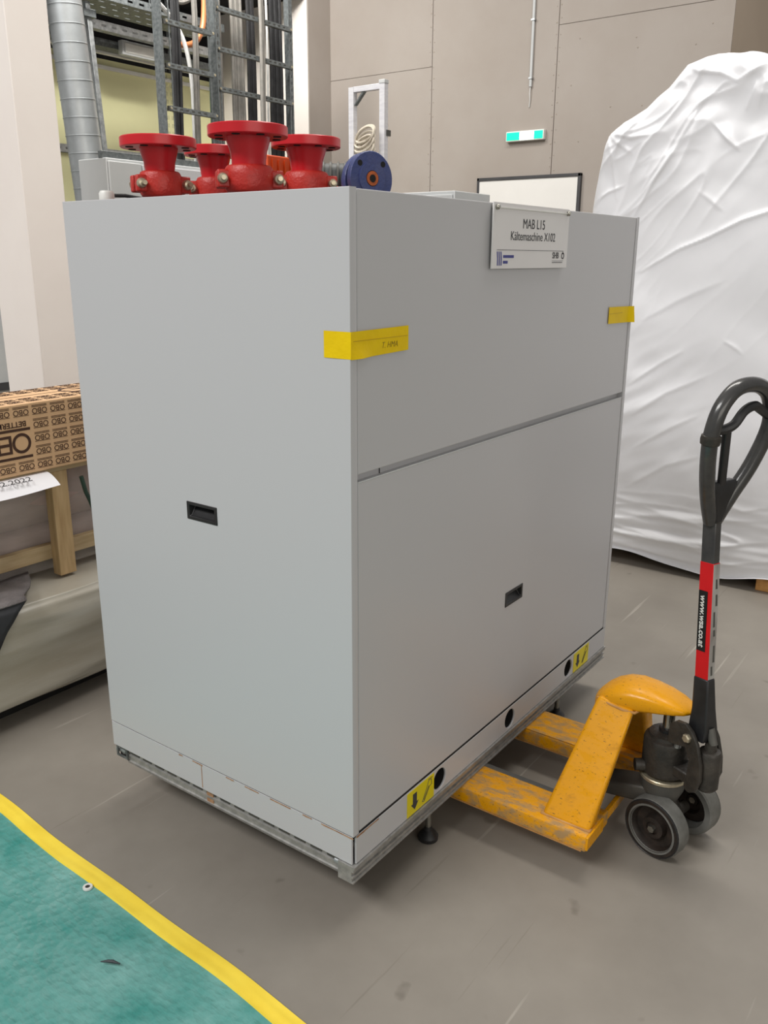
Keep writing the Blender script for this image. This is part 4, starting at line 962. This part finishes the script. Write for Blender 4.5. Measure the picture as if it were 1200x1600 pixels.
def ladder(name, label, x0, x1, y, fw, rungs, m1):
    t = thing(name, label, 'cable ladder', ((x0 + x1) / 2, y, 0))
    H = 3.72
    for s, x in ((0, x0), (1, x1 - fw)):
        sl = []
        for k in range(int(2.0 / .055)):
            for cxx in ((-fw / 4, fw / 4) if fw > .06 else (0,)):
                z = H / 2 - .05 - k * .055
                sl.append(rect(cxx - .006, z - .013, cxx + .006, z + .013))
        MB().mesh(slot_plate(fw, H, sl, .003), FY(x + fw / 2, y, H / 2)).build('side_rail', m1, t, smooth=False)
        MB().box(x if s == 0 else x1 - .004, x + .004 if s == 0 else x1, y + .002, y + .09, 0, H).build('rail_web', MT['galvdark'], t)
    k = 0
    for z in rungs:
        sl = [rect(-(x1 - x0 - fw) / 2 + .03 + i * .06, -.006, -(x1 - x0 - fw) / 2 + .06 + i * .06, .006) for i in range(int((x1 - x0 - fw) / .06) - 1)]
        MB().mesh(flat_shape([rect(-(x1 - x0 - fw) / 2, -.017, (x1 - x0 - fw) / 2, .017)] + sl, .004), FY((x0 + x1) / 2, y - .006, z)).build('rung', MT['galvdark'], t, smooth=False)
        MB().box(x0 + fw / 2, x1 - fw / 2, y + .012, y + .03, z - .017, z + .017).build('rung_back', MT['dkgrey'], t)
        for x in (x0 + fw * .6, x1 - fw * .5):
            MB().lathe([(.010, 0), (.010, .006), (0, .006)], (x, y - .006, z), (0, -1, 0), 6).build('rung_bolt', MT['bolt'], t)
    return t
rz = [.5 + .29 * k for k in range(11)]
ladder('cable_ladder', 'narrow upright steel cable ladder left of the wide one', 3.345, 3.90, 4.4, .085, [3.225 - .293 * k for k in range(10)], MT['galvdark'])
ladder('cable_ladder', 'wide upright steel cable ladder with thick cable bundles', 3.905, 4.805, 4.42, .045, [3.425 - .288 * k for k in range(11)], MT['galvdark'])
def cable(label, m, pts, r, n=1, sx=.02, seg=8, grp=None, y2=.0):
    t = thing('cable_bundle', label, 'cables', (pts[0][0], pts[0][1], pts[-1][2]))
    for k in range(n):
        MB().tube([(p[0] + (k - (n - 1) / 2) * sx + .004 * math.sin(p[2] * 4 + k), p[1] + .008 * (k % 2) + y2, p[2]) for p in pts], r, seg).build('cable', m, t)
    return t
def vert(x0, x1, y, z1=3.7, n=12): return [(x0 + (x1 - x0) * k / n + .006 * math.sin(k * 1.1), y, z1 - (z1 - .05) * k / n) for k in range(n + 1)]
cable('black cables hanging behind the narrow cable ladder', MT['cblack'], vert(3.60, 3.56, 4.53), .016, 3, .026)
cable('grey conduit hanging inside the narrow cable ladder', MT['cgrey'], vert(3.80, 3.76, 4.53), .016, 2, .026)
cable('grey-green cables at the left edge of the wide cable ladder', MT['cgrey'], vert(4.03, 4.01, 4.54), .016, 4, .028)
cable('single green cable beside the grey ones on the wide ladder', MT['cgreen'], vert(3.945, 3.935, 4.54), .007, 1)
cable('fan of grey cables in the middle of the wide cable ladder', MT['cgrey'], vert(4.25, 4.28, 4.54), .015, 5, .027)
cable('slim black cables between grey ones on the wide ladder', MT['cblack'], vert(4.42, 4.42, 4.54), .014, 4, .025)
cable('grey strip in front of the wide cable ladder', MT['cgrey'], vert(4.375, 4.38, 4.372), .016, 2, .028)
cable('thick black cable bundle at the right rail of the wide ladder', MT['cblack'], vert(4.73, 4.73, 4.55), .018, 5, .030)
cable('pale cable between the black bundle and the right side', MT['cwhite'], vert(4.61, 4.615, 4.54), .010, 1)
tw = thing('cable_loop', 'white cable looping down under the dark ceiling behind the narrow ladder', 'cable', (3.7, 4.6, 3.2))
MB().tube(cr([(3.45, 4.66, 3.44), (3.55, 4.66, 3.42), (3.68, 4.66, 3.33), (3.78, 4.64, 3.18), (3.82, 4.62, 2.9), (3.82, 4.62, 2.4), (3.82, 4.62, 1.2), (3.82, 4.62, .1)], 6), .017, 8).build('cable', MT['cwhite'], tw)
MB().tube(cr([(3.62, 4.66, 3.72), (3.66, 4.66, 3.52), (3.78, 4.66, 3.46), (3.95, 4.66, 3.56), (3.99, 4.66, 3.73)], 8), .016, 8).build('cable', MT['cgrey'], tw)
cp = thing('copper_pipe', 'short orange copper pipe under the ceiling between the ladders', 'pipe', (3.9, 4.9, 3.2))
MB().tube(cr([(3.95, 4.92, 3.235), (4.05, 4.9, 3.24), (4.16, 4.9, 3.30), (4.24, 4.9, 3.46), (4.25, 4.9, 3.80), (4.25, 5.03, 3.95)], 6), .024, 12).build('tube', MT['copper'], cp)
jb = thing('junction_box', 'pale grey junction box behind the cable ladder under the trays', 'junction box', (4.35, 6.2, 3.3))
MB().box(4.15, 4.60, 5.86, 5.92, 3.30, 3.42).build('body', MT['lgrey'], jb, bevel=.006)
MB().box(4.18, 4.57, 5.855, 5.862, 3.32, 3.40).build('lid', MT['white'], jb, bevel=.003)
# control cabinets in front of the green wall
cc = thing('control_cabinet', 'grey control cabinet standing behind the red flanges', 'cabinet', (2.95, 4.1, 0))
MB().box(2.455, 3.36, 3.98, 4.28, .06, 2.19).build('body', MT['lgrey'], cc, bevel=.005)
MB().box(2.46, 2.725, 3.962, 3.98, .09, 2.17).build('door', MT['lgrey'], cc, bevel=.004)
MB().box(2.735, 3.355, 3.958, 3.98, .09, 2.165).build('door', MT['cab'], cc, bevel=.004)
MB().lathe([(.011, 0), (.011, .005), (0, .005)], (2.795, 3.958, 2.085), (0, -1, 0), 14).build('lock', MT['hole'], cc)
MB().box(2.47, 3.35, 4.0, 4.26, 0, .06).build('plinth', MT['frame'], cc)
tag(MB().box(2.455, 3.36, 4.02, 4.06, 2.191, 2.235).build('steel_angle', MT['galvdark'], bevel=.002), 'dull steel angle lying on the grey control cabinet', 'steel angle')
